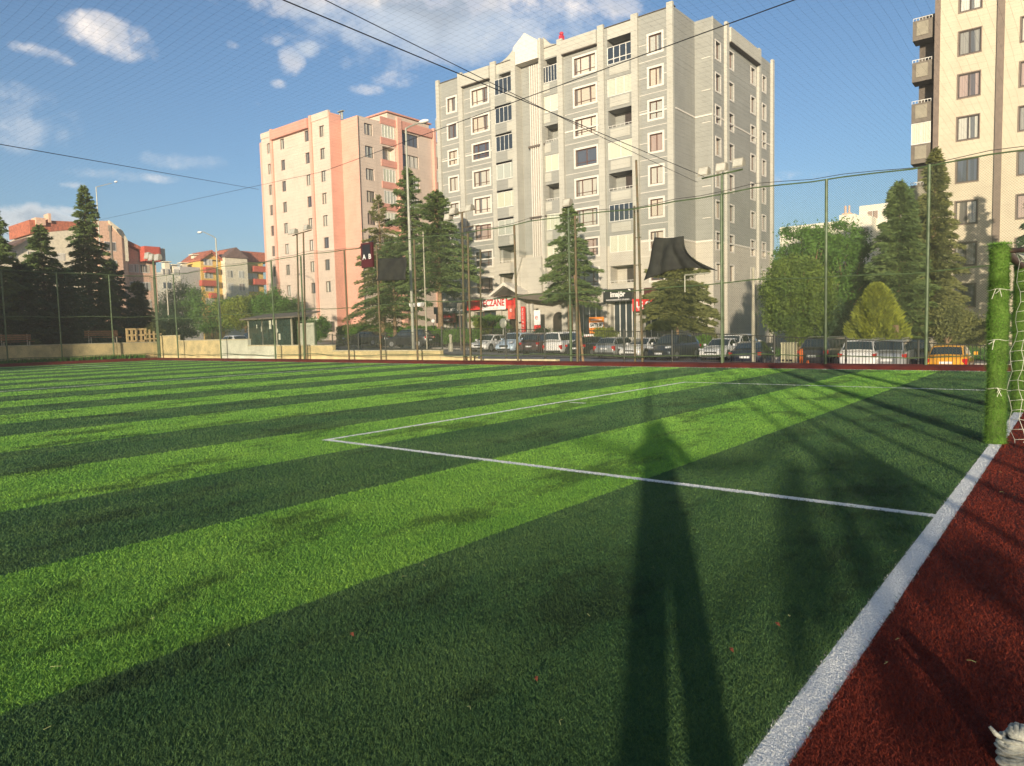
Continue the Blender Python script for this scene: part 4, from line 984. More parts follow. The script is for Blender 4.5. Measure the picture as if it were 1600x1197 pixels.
def leaf_tris(P, size, flat=.5, droop=0., aspect=.45, dirs=None):
    n = len(P); d = rng.normal(0, 1, (n, 3)) if dirs is None else dirs+rng.normal(0, .35, (n, 3))
    d[:, 2] *= flat; d[:, 2] -= droop; d /= np.linalg.norm(d, axis=1)[:, None]+1e-9
    q = rng.normal(0, 1, (n, 3)); q[:, 2] *= flat; s = np.cross(d, q); s /= np.linalg.norm(s, axis=1)[:, None]+1e-9
    L = size*(.6+.8*rng.random(n))[:, None]; w = L*aspect
    return np.stack([P-s*w*.5, P+s*w*.5+d*L*.15, P+d*L], 1).reshape(-1, 3)
def conifer(name, x, y, h, r, m, label, z0=None, base=.14, n_br=150, dens=1., leaf=.24, power=.85, gap=0., trunk=None, lean=0, group='conifers standing round the pitch', top=None):
    z0 = (road_z(x)+.1) if z0 is None else z0
    t = thing(name, label, 'tree', (x, y, z0), 0, group)
    H = h; n_br = int(n_br*1.25); b = MB(); b.tube([(0, 0, -.3), (0, 0, H*.3), (lean*.5, 0, H*.7), (lean, 0, H)], [.02*H, .016*H, .008*H, .01], 8)
    br = []; P = []; D = []
    for i in range(n_br):
        f = base+(1-base)*((i+random.random())/n_br)**.9; z = H*f
        R = r*((1-f)/(1-base))**power*random.choice((random.uniform(.5, .8), random.uniform(.8, 1.15), random.uniform(1., 1.28)))+.06
        if random.random() < gap: continue
        az = i*2.39996+random.uniform(-.5, .5); up = random.uniform(-.12, .22) if f < .8 else .45
        K = max(4, int(R*5)); pts = []
        for k in range(K+1):
            s = k/K; pts.append((math.cos(az)*R*s+lean*f, math.sin(az)*R*s, z+R*s*up-R*.22*s*s))
        if i % 2 == 0: b.tube(pts[::2] if K > 4 else pts, [max(.012, .045*R/4*(1-q/len(pts[::2] if K > 4 else pts))) for q in range(len(pts[::2] if K > 4 else pts))], 4, False)
        n = int(R*96*dens+8); s = .05+.95*rng.random(n)**.72; side = rng.normal(0, 1, n)*(.10+.22*R*(1-s*.75))*.7
        c, s_ = math.cos(az), math.sin(az)
        pp = np.stack([c*R*s-s_*side+lean*f, s_*R*s+c*side, z+R*s*up-R*.22*s*s-np.abs(side)*.25+rng.normal(0, .06, n)-.14*rng.random(n)**2], 1)
        P.append(pp); D.append(np.tile([c, s_, -.15], (n, 1)))
    n = int(60*dens); P.append(np.stack([rng.normal(0, .08, n)+lean, rng.normal(0, .08, n), H-rng.random(n)*.9], 1)); D.append(np.tile([0, 0, .6], (n, 1)))
    b.build('trunk', trunk or M_bark, t, smooth=True)
    P = np.concatenate(P); D = np.concatenate(D).astype(float)
    np_mesh('crown', leaf_tris(P, leaf, .6, .1, .4, D), None, m, t)
    return t
def leafy(name, x, y, h, rx, rz_, m, label, z0=None, clumps=60, per=170, leaf=.15, zc=.62, trunk=None, droop=0., sub=.9, group='leafy trees standing round the pitch', ry=None, fork=4, cl=.55, topx=0, cat='tree', tr=.03):
    z0 = (road_z(x)+.1) if z0 is None else z0
    t = thing(name, label, cat, (x, y, z0), 0, group); b = MB()
    ry = ry or rx
    b.tube([(0, 0, -.3), (.1, 0, h*.2), (random.uniform(-.3, .3), 0, h*.42)], [tr*h, tr*.75*h, tr*.5*h], 8)
    P = []
    for i in range(clumps):
        while 1:
            v = Vector((random.uniform(-1, 1), random.uniform(-1, 1), random.uniform(-1, 1)))
            if .25 < v.length < 1: break
        v = v.normalized()*(v.length**.5)*sub*random.uniform(.75, 1.12)
        c = Vector((v.x*rx+topx*max(0, v.z), v.y*ry, h*zc+v.z*rz_))
        if i % max(1, clumps//(fork*6)) == 0:
            b.tube([(0, 0, h*.25), (c.x*.4, c.y*.4, h*.25+(c.z-h*.25)*.55), tuple(c)], [tr*.35*h, tr*.2*h, .015], 5, False)
        R = cl*random.uniform(.6, 1.25)*(.55+.1*rx)
        n = int(per*random.uniform(.6, 1.3)); q = rng.normal(0, 1, (n, 3))*[R, R, R*.75]*.55
        if droop: q[:, 2] -= rng.random(n)*droop
        P.append(q+np.array(c))
    b.build('trunk', trunk or M_bark, t, smooth=True)
    P = np.concatenate(P); P = P[P[:, 2] > .15]
    np_mesh('crown', leaf_tris(P, leaf, .9, .3 if droop else .1, .5), None, m, t)
    return t
def topz(px, py, y): return onY(px, py, y)
def con(px, pyt, y, rpx, m, label, **k):
    """conifer whose tip is seen at (px,pyt), standing in the plane y, crown half width rpx pixels"""
    x, z = onY(px, pyt, y); z0 = k.pop('z0', None); z0 = (road_z(x)+.1) if z0 is None else z0
    r = abs(onY(px+rpx, pyt, y)[0]-onY(px-rpx, pyt, y)[0])/2*.92
    return conifer('cedar_tree', x, y, z-z0, r, m, label, z0=z0, **k)
con(888, 316, 50.5, 50, L_ced, 'small pointed cedar standing alone before the shop entrance', base=.34, n_br=85, dens=1., power=.82, leaf=.24)
con(591, 305, 50.5, 44, L_olv, 'slender sparse cedar left of the tall lamp post', base=.10, n_br=110, dens=.8, power=.8, gap=.1)
con(636, 262, 52, 42, L_ced, 'tallest narrow cedar directly behind the tall grey lamp post', base=.36, n_br=105, dens=1., power=.7)
con(682, 298, 51, 50, L_ced, 'broad cedar beside the left edge of the grey block', base=.36, n_br=110, dens=1.15, power=.6)
con(612, 372, 50.2, 46, L_ced, 'low cedar filling the gap between the slender and tallest cedars', base=.30, n_br=70, dens=.9, power=.6)
# rounded cedar under the black cloth
x, z = onY(1058, 420, 50.5); conifer('cedar_tree', x, 50.5, z-road_z(x)+.5, 2.75, L_olv, 'flat topped cedar under the hanging black cloth', base=.30, n_br=85, dens=1.7, power=.30, leaf=.26)
con(1406, 284, 54, 74, L_ced, 'dense dark cedar behind the yellow green thuja', base=.04, n_br=250, dens=1.2, power=.62)
con(1462, 232, 55.5, 66, L_olv, 'tall brownish cedar against the cream block corner', base=.05, n_br=240, dens=1.15, power=.72, gap=.05)
con(1437, 318, 58, 62, L_dark, 'dark cedar merged between the dense cedar and the brownish one', base=.04, n_br=190, dens=1.2, power=.55)
con(1640, 230, 52, 75, L_dark, 'dark cedar cut off by the right frame edge behind the goal', base=.15, n_br=110, dens=.8, power=.7)
# left conifers beyond the end fence
x0 = -75.
def conx(px, pyt, x, rpx, m, label, **k):
    y, z = onX(px, pyt, x); r = abs(onX(px+rpx, pyt, x)[0]-onX(px-rpx, pyt, x)[0])/2
    return conifer('cedar_tree', x, y, z-.6, r, m, label, z0=.6, trunk=M_barkd, **k)
conx(130, 290, -76, 54, L_ced, 'tall pointed fir rising above the salmon house at left', base=.06, n_br=190, dens=1.1, power=.72)
conx(62, 352, -74, 50, L_ced, 'shorter dark fir left of the tall pointed one', base=.05, n_br=150, dens=1.1, power=.6)
conx(-12, 318, -70, 62, L_ced, 'spreading dark fir cut off by the left frame edge', base=.05, n_br=150, dens=.9, power=.8, gap=.15)
conx(30, 412, -70, 60, L_dark, 'low dark fir behind the left hand bench', base=.03, n_br=110, dens=1.1, power=.5)
conx(100, 420, -71, 46, L_dark, 'low dark fir behind the second fence bay', base=.03, n_br=110, dens=1.1, power=.5)
conx(172, 405, -80, 42, L_dark, 'dark shrubby fir right of the tall pointed fir', base=.03, n_br=110, dens=1.1, power=.6)
conx(215, 440, -82, 34, L_olv, 'small olive fir behind the wooden pallet', base=.03, n_br=90, dens=1.1, power=.6)
def lfy(px, pyc, y, rpx, rpy, m, label, **k):
    x, zc = onY(px, pyc, y); r = abs(onY(px+rpx, pyc, y)[0]-onY(px-rpx, pyc, y)[0])/2; rz_ = abs(onY(px, pyc-rpy, y)[1]-onY(px, pyc+rpy, y)[1])/2
    z0 = k.pop('z0', None); z0 = (road_z(x)+.1) if z0 is None else z0; h = zc+rz_-z0
    return leafy(k.pop('name', 'leafy_tree'), x, y, h, r, rz_, m, label, z0=z0, zc=(zc-z0)/h, ry=min(r, 3.2), **k)
lfy(1245, 455, 51, 62, 70, L_wil, 'yellowish drooping willow beside the grey block', name='willow_tree', clumps=330, per=150, leaf=.17, droop=1.0, cl=.42)
lfy(1262, 400, 56, 52, 55, L_grn, 'green tree rising behind the willow', clumps=90, per=170, leaf=.2, cl=.7)
lfy(1325, 425, 58, 42, 92, L_grn, 'feathery green tree between willow and dark cedar', clumps=130, per=170, leaf=.2, cl=.7)
lfy(1292, 505, 53, 30, 40, L_dark, 'dark shaded shrub below the feathery tree', name='shrub', clumps=60, per=170, leaf=.2, cl=.8, cat='shrub')
lfy(283, 478, 66, 34, 38, L_grn, 'rounded green tree in the gap left of the yellow houses', clumps=80, per=200, leaf=.28, cl=.9)
lfy(330, 495, 62, 30, 35, L_grn, 'green tree below the turret', clumps=60, per=200, leaf=.28, cl=.9)
lfy(238, 500, 58, 26, 34, L_dark, 'dull green tree above the pitch corner', clumps=60, per=200, leaf=.28, cl=.9)
lfy(382, 488, 58, 32, 28, L_yel, 'yellow green tree left of the pink building foot', clumps=70, per=200, leaf=.26, cl=.9)
lfy(425, 480, 54, 30, 26, L_grn, 'bushy green tree above the bus shelter', clumps=80, per=200, leaf=.24, cl=.8)
lfy(492, 515, 46, 14, 22, L_grn, 'small green tree right of the bus shelter', clumps=40, per=160, leaf=.2)
lfy(268, 515, 50, 22, 24, L_dark, 'dark shrub behind the corner of the low wall', name='shrub', clumps=50, per=200, leaf=.28, cl=.8, cat='shrub')
lfy(1480, 500, 54, 42, 26, L_olv, 'dull green shrub mass behind the yellow hatchback', name='shrub', clumps=80, per=170, leaf=.19, cl=.8, cat='shrub')
# thuja
x, z = onY(1370, 444, 50); z0 = road_z(x)+.1; h = z-z0; r = 1.95
t = thing('thuja', 'bright yellow green conical thuja behind the white hatchback', 'shrub', (x, 50, z0))
MB().tube([(0, 0, -.2), (0, 0, h*.8)], [.14, .05], 6).build('trunk', M_bark, t)
n = 26000; f = rng.random(n)**.8; a = rng.random(n)*6.28; rr = r*np.clip(1.12*(1-f)**.62, 0, 1)*(.66+.24*rng.random(n)+.13*np.sin(a*7+f*22)+.13*np.sin(a*11-f*37)*np.sin(f*50+a*3))
P = np.stack([np.cos(a)*rr, np.sin(a)*rr, .25+f*(h-.35)], 1)
np_mesh('crown', leaf_tris(P, .27, .8, -.5, .45, np.stack([np.cos(a), np.sin(a), 0*a+.5], 1)), None, L_thu, t)
MB().tube([(1.3, -.8, -.2), (1.25, -.8, 2.2)], .18, 8).build('stake', M_bark, t)
# hedges
def hedge(x0, x1, y0, y1, z0, z1, m, label, n=9000, name='hedge', cat='hedge'):
    t = thing(name, label, cat, ((x0+x1)/2, (y0+y1)/2, z0)); hx_, hy, H = (x1-x0)/2, (y1-y0)/2, z1-z0
    MB().box(-hx_*.96, hx_*.96, -hy*.8, hy*.8, 0, H*.9).build('core', m, t)
    P = np.stack([(rng.random(n)*2-1)*hx_, (rng.random(n)*2-1)*hy, rng.random(n)*H], 1)
    s = rng.random(n); P[s < .55, 1] = -hy; P[(s >= .55) & (s < .8), 2] = H; P[(s >= .8) & (s < .95), 0] = hx_; P += rng.normal(0, .07, P.shape)+np.stack([0*s, 0*s, .10*np.sin(P[:, 0]*2.1)], 1)
    np_mesh('foliage', leaf_tris(P, .16, 1., 0, .55), None, m, t); return t
def hz(pxa, pxb, pt, pb_, y, depth, m, label, **k):
    xa, z1 = onY(pxa, pt, y); xb, _ = onY(pxb, pt, y); _, z0 = onY((pxa+pxb)/2, pb_, y); hedge(xa, xb, y, y+depth, z0, z1, m, label, **k)
hz(525, 598, 511, 536, 50.5, 1.2, L_hdg, 'clipped hedge behind the black saloon parked farther left', n=12000)
hz(602, 670, 514, 536, 50.5, 1.2, L_hdg, 'clipped hedge behind the black car by the tall lamp post', n=10000)
hz(674, 738, 518, 534, 50.5, 1.2, L_hdg, 'clipped hedge below the dark shop fascia at the left end of the grey block', n=8000)
hz(1068, 1100, 530, 556, 49.5, 1.5, L_hdg, 'short bright clipped hedge between black and white parked cars', n=7000)
hz(815, 900, 524, 534, 55, 1.0, L_hdg, 'low planting before the entrance canopy', n=5000)
hz(-40, 175, 520, 546, 30, .8, L_dark, 'dark shaded undergrowth left of the pallet', n=1) if False else None
lfy(760, 498, 56, 24, 3, L_grn, 'climbing plant forming an arch under the pharmacy sign', name='climbing_plant', clumps=60, per=110, leaf=.14, cl=.4, cat='climbing plant', tr=.015)
lfy(752, 512, 54, 10, 14, L_yel, 'round yellow green bush below the pharmacy sign', name='shrub', clumps=30, per=150, leaf=.15, cat='shrub')
lfy(785, 514, 55, 8, 10, L_grn, 'small round bush right of the bush below the pharmacy sign', name='shrub', clumps=20, per=150, leaf=.15, cat='shrub')
lfy(947, 522, 54, 16, 10, L_yel, 'flowering yellow bush before the red phone banner', name='shrub', clumps=30, per=150, leaf=.15, cat='shrub')
lfy(847, 520, 50, 8, 6, L_dark, 'small clipped ball topped tree behind the white van', name='ball_tree', clumps=24, per=160, leaf=.13, cat='tree')
lfy(1530, 520, 56, 26, 20, L_olv, 'brownish shrub in front of the cream block foot', name='shrub', clumps=50, per=150, leaf=.17, cat='shrub')
# ================================================================== CARS
M_tyre = mat('tyre_rubber', (.02, .02, .02), .85); M_rim = mat('alloy_rim', (.42, .42, .41), .35, .7); M_cglass = mat('car_glass', (.025, .035, .04), .05, spec=1., coat=.5)
M_head = mat('headlamp', (.62, .64, .66), .1, spec=1., coat=1.); M_tail = mat('tail_lamp', (.50, .02, .02), .2, coat=.8); M_plate = mat('number_plate', (.70, .70, .68), .5); M_plast = mat('black_plastic', (.025, .025, .025), .6)
def paint(name, c, metal=.0): return mat('paint_'+name, c, .28, metal, var=.03, coat=1., spec=.5)
KINDS = {  # length, height, width, profile of roof line: bonnet x, windscreen base, roof front, roof rear, rear glass base (fractions from the FRONT), bonnet height, tail height
 'hatch': (4.2, 1.48, 1.78, (.0, .24, .42, .84, .965), .92, .98), 'suv': (4.5, 1.68, 1.86, (.0, .23, .38, .88, .975), 1.05, 1.10),
 'sedan': (4.65, 1.45, 1.80, (.0, .27, .43, .70, .86), .92, 1.02), 'van': (4.4, 1.82, 1.80, (.0, .18, .34, .97, .99), 1.05, 1.15)}
def car(kind, col, label, x, y, rz, detail=None, z=None, name='parked_car', scale=1.):
    L, H, Wd, fr, hb, ht = KINDS[kind]; hw = Wd/2
    z = road_z(x) if z is None else z
    t = thing(name, label, 'van' if kind == 'van' else 'car', (x, y, z), rz, 'cars parked along the road'); t.scale = (scale,)*3
    X = lambda f: L/2-f*L           # front is +x
    # lower body: cross-section rings along the length
    st = [(0.0, .42, .60, .80), (.012, .28, .66, .90), (.05, .22, .74, .97), (.12, .20, hb-.08, 1.), (.24, .20, hb, 1.), (.42, .20, (hb+ht)/2, 1.), (.70, .20, ht-.02, 1.), (.86, .22, ht, 1.), (.95, .26, ht-.02, .97), (.985, .30, ht-.12, .92), (1.0, .40, ht-.25, .84)]
    b = MB(); rings = []
    for f, zb, zt_, wf in st:
        w = hw*wf; zm = zb+(zt_-zb)*.55
        ring = [(X(f), -w*.80, zb), (X(f), -w*.97, zb+.08), (X(f), -w, zm), (X(f), -w*.985, zt_-.09), (X(f), -w*.90, zt_), (X(f), 0, zt_+.025), (X(f), w*.90, zt_), (X(f), w*.985, zt_-.09), (X(f), w, zm), (X(f), w*.97, zb+.08), (X(f), w*.80, zb), (X(f), 0, zb)]
        rings.append(ring)
    k = 12
    for r in rings: b.v += r
    for i in range(len(rings)-1):
        for j in range(k): a = i*k+j; c = i*k+(j+1) % k; b.f.append((a, c, c+k, a+k))
    b.f.append(tuple(range(k))[::-1]); b.f.append(tuple((len(rings)-1)*k+j for j in range(k)))
    # roof + pillars: greenhouse shell
    g0, g1, g2, g3 = fr[1], fr[2], fr[3], fr[4]
    gh = [(g0, hb, .86, .86), (g1, H-.03, .70, .80), ((g1+g2)/2, H, .69, .81), (g2, H-.05, .68, .79), (g3, ht, .80, .80)]
    n0 = len(b.v)
    for f, zt_, wt, wb in gh:
        zb = hb if f < .5 else ht
        b.v += [(X(f), -hw*.90, (hb+ht)/2-.05 if zt_ > ht+.1 else zt_-.06), (X(f), -hw*wt, zt_), (X(f), 0, zt_+.03), (X(f), hw*wt, zt_), (X(f), hw*.90, (hb+ht)/2-.05 if zt_ > ht+.1 else zt_-.06)]
    for i in range(4):
        for j in range(4): a = n0+i*5+j; b.f.append((a, a+1, a+6, a+5))
    body = b.build('body', col, t, smooth=True); body.modifiers.new('b', 'BEVEL').width = .03
    body.modifiers['b'].segments = 2; body.modifiers['b'].limit_method = 'ANGLE'; body.modifiers['b'].angle_limit = math.radians(25)
    # glass, set 8 mm proud of the shell
    def lerp(a, c, f): return tuple(a[q]+(c[q]-a[q])*f for q in range(3))
    def gpt(f, s, up, o=.012):   # point on side of greenhouse
        for i in range(4):
            if gh[i][0] <= f <= gh[i+1][0]: u = (f-gh[i][0])/(gh[i+1][0]-gh[i][0]); zt_ = gh[i][1]+(gh[i+1][1]-gh[i][1])*u; wt = gh[i][2]+(gh[i+1][2]-gh[i][2])*u; break
        zb = (hb+ht)/2-.05; return (X(f), s*(hw*(.90+(wt-.90)*up)+o), zb+(zt_-zb)*up)
    for s in (-1, 1):
        b = MB(); cuts = [g0+.075, g1+.02, (g1+g2)/2-.02]; 
        for fa, fb in ((g0+.075, (g1+g2)/2-.015), ((g1+g2)/2+.005, g2-.005), (g2+.012, min(g3-.03, g2+.09)) if g3-g2 > .08 else ((g1+g2)/2+.005, g2-.005)):
            n = 5; pr = None
            for i in range(n+1):
                f = fa+(fb-fa)*i/n; lo = gpt(f, s, .16); hi = gpt(f, s, .86)
                if pr: b.quad(pr[0], lo, hi, pr[1])
                pr = (lo, hi)
        b.build('side_window', M_cglass, t)
    b = MB(); a0, a1 = gh[0], gh[1]
    def scr(fa, za, wa, fb, zb, wb, e0, e1, ox):
        q = lambda e: (fa+(fb-fa)*e, za+(zb-za)*e, wa+(wb-wa)*e); p0, p1 = q(e0), q(e1); mid = []
        bb_ = MB()
        for (sa, sb) in ((-1, 0), (0, 1)):
            bb_.quad((X(p0[0])+ox, sa*hw*(p0[2]-.05), p0[1]+.02+(0 if sa else .03)), (X(p0[0])+ox, sb*hw*(p0[2]-.05), p0[1]+.02+(0 if sb else .03)), (X(p1[0])+ox, sb*hw*(p1[2]-.05), p1[1]+.01+(0 if sb else .03)), (X(p1[0])+ox, sa*hw*(p1[2]-.05), p1[1]+.01+(0 if sa else .03)))
        return bb_
    scr(gh[0][0], gh[0][1], gh[0][2], gh[1][0], gh[1][1], gh[1][2], .08, .90, .02).build('windscreen', M_cglass, t)
    scr(gh[4][0], gh[4][1], gh[4][2], gh[3][0], gh[3][1], gh[3][2], .10, .88, -.03).build('rear_window', M_cglass, t)
    # wheels
    for fx, s in ((.185, -1), (.185, 1), (.80, -1), (.80, 1)):
        R = .33 if kind != 'suv' else .36; cx_, cy_ = X(fx), s*(hw-.10)
        b = MB(); b.tube([(cx_, cy_-.11*1, R), (cx_, cy_-.09, R), (cx_, cy_+.09, R), (cx_, cy_+.11, R)], [R*.9, R, R, R*.9], 18); w = b.build('wheel', M_tyre, t)
        b = MB(); yo = cy_+s*.112; b.tube([(cx_, yo, R), (cx_, yo+s*.012, R)], R*.62, 14); b.build('rim', M_rim, w)
        b = MB(); b.tube([(cx_, s*(hw-.02), R+.02), (cx_, s*(hw+.006), R+.02)], R*1.17, 18); b.build('wheel_arch', M_plast, t)
    # lamps, grille, plates, bumpers, mirrors
    hbz = hb-.22
    for s in (-1, 1):
        b = MB(); b.prism([(s*hw*.50, hbz), (s*hw*.90, hbz+.02), (s*hw*.93, hbz+.15), (s*hw*.55, hbz+.10)], 'x', X(.055), X(.008)); b.build('headlight', M_head, t)
        b = MB(); zt_ = ht-.13 if kind != 'van' else ht-.35
        dz = .34 if kind in ('van', 'hatch') else .17; b.prism([(s*hw*.74, zt_-.13), (s*hw*.95, zt_-dz*.8-.03), (s*hw*.965, zt_+.03), (s*hw*.74, zt_+.0)], 'x', X(1.0)-.005, X(.955)); b.build('tail_light', M_tail, t)
        b = MB(); b.prism([(X(g0+.10), hb+.02), (X(g0+.06), hb+.05), (X(g0+.065), hb+.18), (X(g0+.105), hb+.18)], 'y', s*(hw+.02), s*(hw+.19)); b.build('wing_mirror', col if kind != 'van' else M_plast, t)
    b = MB(); b.box(X(.02), X(.0)+.01, -hw*.45, hw*.45, .50, .62+.06*(kind == 'suv')); b.box(X(.02), X(.0)+.012, -hw*.7, hw*.7, .28, .40); b.build('grille', M_plast, t)
    MB().box(X(0)+.006, X(0)+.022, -.26, .26, .42, .53).build('number_plate', M_plate, t)
    MB().box(X(1)-.022, X(1)-.004, -.26, .26, .62 if kind != 'sedan' else .58, .73 if kind != 'sedan' else .69).build('number_plate', M_plate, t)
    MB().box(X(1)-.02, X(.97), -hw*.82, hw*.82, .30, .42).build('rear_bumper', M_plast, t)
    if kind == 'suv':
        b = MB(); 
        for s in (-1, 1): b.tube([(X(g1+.03), s*hw*.64, H+.0), (X(g1+.06), s*hw*.64, H+.05), (X(g2-.05), s*hw*.64, H+.05), (X(g2-.02), s*hw*.64, H-.02)], .016, 5)
        b.build('roof_rail', M_rim, t)
    return t
PW_, PB, PS, PG, PN = paint('white', (.70, .69, .65)), paint('black', (.016, .017, .019)), paint('silver', (.42, .43, .42), .5), paint('charcoal', (.055, .055, .055), .3), paint('navy', (.012, .017, .035), .2)
PY, PL, PM = paint('yellow', (.72, .33, .02)), paint('pale_blue', (.42, .52, .62)), paint('maroon_grey', (.09, .06, .06), .2)
RN, FN = math.pi/2, -math.pi/2   # rear towards the camera: front heads +y
def park(px, kind, col, hd, label, yf=44.3, dr=0., z=None):
    """yf: y of the end of the car nearest the pitch; px: its centre in the photograph"""
    L = KINDS[kind][0]; x, _ = onY(px, 545, yf); return car(kind, col, label, x, yf+L/2, hd+math.radians(dr), z=z)
park(742, 'hatch', PW_, FN, 'cream white hatchback at the left end of the parked row', 45.6, 8)
park(783, 'suv', PL, FN, 'pale blue and white off roader with dark windows next to the cream hatchback', 45, 6)
park(824, 'suv', PM, RN, 'dark reddish grey car showing one bright red tail light', 44.2, 3)
park(862, 'van', PW_, RN, 'small white van with square red tail lights', 44.2, 0)
park(899, 'sedan', PB, RN, 'black saloon between the small white van and the silver hatchback', 44.0, -2)
park(943, 'hatch', PS, RN, 'silver hatchback seen from behind in the middle of the row', 43.6, 0)
park(982, 'sedan', PW_, FN, 'white saloon facing the pitch left of the black off roader', 43.6, 0)
park(1030, 'suv', PN, FN, 'big dark blue black off roader facing the pitch', 43.0, -2)
park(1108, 'sedan', PW_, FN, 'white saloon facing the pitch right of the short hedge', 44.4, 2)
park(1139, 'suv', PW_, RN, 'white car half hidden behind the dark blue saloon', 47.4, 0)
park(1152, 'sedan', PN, RN, 'dark blue saloon with red tail light left of the pale lamp post', 38.6, 10)
park(1283, 'suv', PG, RN, 'dark grey off roader shaded by the willow', 41.5, -14)
park(1335, 'suv', PW_, RN, 'plain white hatchback below the yellow green thuja', 38.8, 3)
park(1385, 'suv', PS, RN, 'silver white off roader with wide red tail lights', 39.2, 0)
park(1425, 'suv', PB, RN, 'black car squeezed between the silver off roader and the green fence post', 41.5, 0)
park(1475, 'hatch', PY, RN, 'bright yellow hatchback before the grass bank', 38.4, 2)
def parkx(px, kind, col, hd, label, y, zp=None):
    x, _ = onY(px, 540, y); return car(kind, col, label, x, y, hd, z=zp)
parkx(572, 'sedan', PB, math.radians(198), 'black saloon farther left before the long clipped hedge', 47.4, .55)
parkx(640, 'suv', PB, math.radians(200), 'black car behind the tall grey lamp post', 46.5, .35)
parkx(364, 'hatch', PW_, math.radians(175), 'white car roof showing above the pale wall by the bus shelter', 38, .42)
parkx(394, 'hatch', PB, math.radians(175), 'dark car roof showing left of the bus shelter', 45, .8)
# ================================================================== STREET THINGS
M_conc = mat('lamp_post_concrete', srgb(178, 172, 150), .7, var=.15, scale=2); M_lampg = mat('floodlight_glass', (.50, .48, .40), .15, coat=.6); M_hous = mat('floodlight_body', (.30, .28, .22), .6)
def flood(b, b2, c, w=.42, h=.32, tilt=.5, face=-1):
    x, y, z = c; dy = .14
    p = [(x-w/2, y, z), (x+w/2, y, z), (x+w/2, y-face*-.0, z+h), (x-w/2, y, z+h)]
    b.prism([(y-.10, z+h), (y+.12, z+h*.85), (y+.16, z+.05), (y-.20, z-.06), (y-.17, z+.0)], 'x', x-w/2, x+w/2)
    b2.quad((x-w/2+.03, y-.108, z+h-.03), (x+w/2-.03, y-.108, z+h-.03), (x+w/2-.03, y-.195, z-.0), (x-w/2+.03, y-.195, z-.0))
def flood_pole(px, py_top, y, lamps, label, arm=.8, m=None, base=0, twin=0, lean=0, tb=None):
    x, z = onY(px, py_top, y); zb = -.2; m = m or M_rust
    t = thing('floodlight_pole', label, 'floodlight', (x, y, 0), 0, 'floodlight poles round the pitch')
    b = MB(); b.tube([(-lean, 0, zb), (0, 0, z)], [.07, .05], 8)
    if twin:
        b.tube([(twin-lean, 0, zb), (twin, 0, tb or z)], [.05, .04], 8)
        for k in range(4): zz = z*(.3+.2*k); b.tube([(-lean*(1-zz/z), 0, zz), (twin-lean*(1-zz/z), 0, zz)], .02, 5)
    b.build('pole', m, t)
    b = MB(); b.tube([(-arm, 0, z-.05), (arm, 0, z+.05)], .035, 6); b.build('crossarm', m, t)
    for dx, dz in lamps:
        b, b2 = MB(), MB(); flood(b, b2, (dx, -.05, z+dz)); o = b.build('lamp_head', M_hous, t); b2.build('lamp_glass', M_lampg, o)
flood_pole(1128, 272, 27.95, ((-.72, .05), (0.02, .1), (.72, .16)), 'green pole with three floodlights before the right side of the grey block', .85, M_green)
flood_pole(722, 332, 28.05, ((-.55, -.02), (-.95, -.28), (.6, .0)), 'rusty double pole with floodlights in front of the broad cedar', .9, twin=1.2, lean=.15, tb=5.9)
flood_pole(888, 322, 28.05, ((0, .0),), 'single floodlight pole rising through the pointed cedar', .3, M_green)
flood_pole(474, 363, 28.2, ((-.9, .0), (.5, .1)), 'twin pole ladder with two floodlights before the pink block', .9, twin=.0, lean=.4)
flood_pole(464, 366, 28.35, ((-.5, .05),), 'second leaning pole of the floodlight pair before the pink block', .5, lean=.35)
y_, z_ = onX(262, 398, -61.95)
t = thing('floodlight_pole', 'floodlight pole with two lamps at the far left corner of the pitch', 'floodlight', (-61.2, 28.1, 0), 0, 'floodlight poles round the pitch')
b = MB(); z_ = onY(264, 400, 28.1)[1]; b.tube([(0, 0, -.2), (-.2, 0, z_)], .09, 8); b.build('pole', M_green, t); MB().tube([(-1.2, 0, z_), (1.1, 0, z_-.1)], .05, 6).build('crossarm', M_green, t)
for dx, dz in ((-1.0, .1), (-.3, -.1), (.8, -.2)): b, b2 = MB(), MB(); flood(b, b2, (dx, -.05, z_+dz), .8, .5); o = b.build('lamp_head', M_hous, t); b2.build('lamp_glass', M_lampg, o)
# leaning twin poles at 1000 px
t = thing('net_mast', 'pair of tall rusty leaning poles tied together in front of the balconies', 'pole', (onY(1004, 560, 28.2)[0], 28.2, 0))
xa_, za_ = onY(994, 250, 28.2); b = MB(); ox = t.location.x; b.tube([(0, 0, -.2), (xa_-ox, 0, za_)], [.06, .05], 8); b.build('pole', M_rust, t)
b = MB(); xb_, zb_ = onY(992, 322, 28.2); b.tube([(-.38, 0, -.2), (-.32, 0, zb_)], .05, 8); b.build('pole', M_rust, t)
b = MB()
for zz in (2.2, 4.4, 5.6): b.tube([(-.36, 0, zz), (0, 0, zz)], .02, 5)
b.build('rung', M_rust, t)
t = thing('net_mast', 'rusty leaning strut crossing the trunk of the pointed cedar', 'pole', (onY(905, 562, 28.3)[0], 28.3, 0))
xb_, zb_ = onY(898, 430, 28.3); MB().tube([(.25, 0, -.2), (xb_-t.location.x, 0, zb_)], .06, 8).build('pole', M_bark, t)
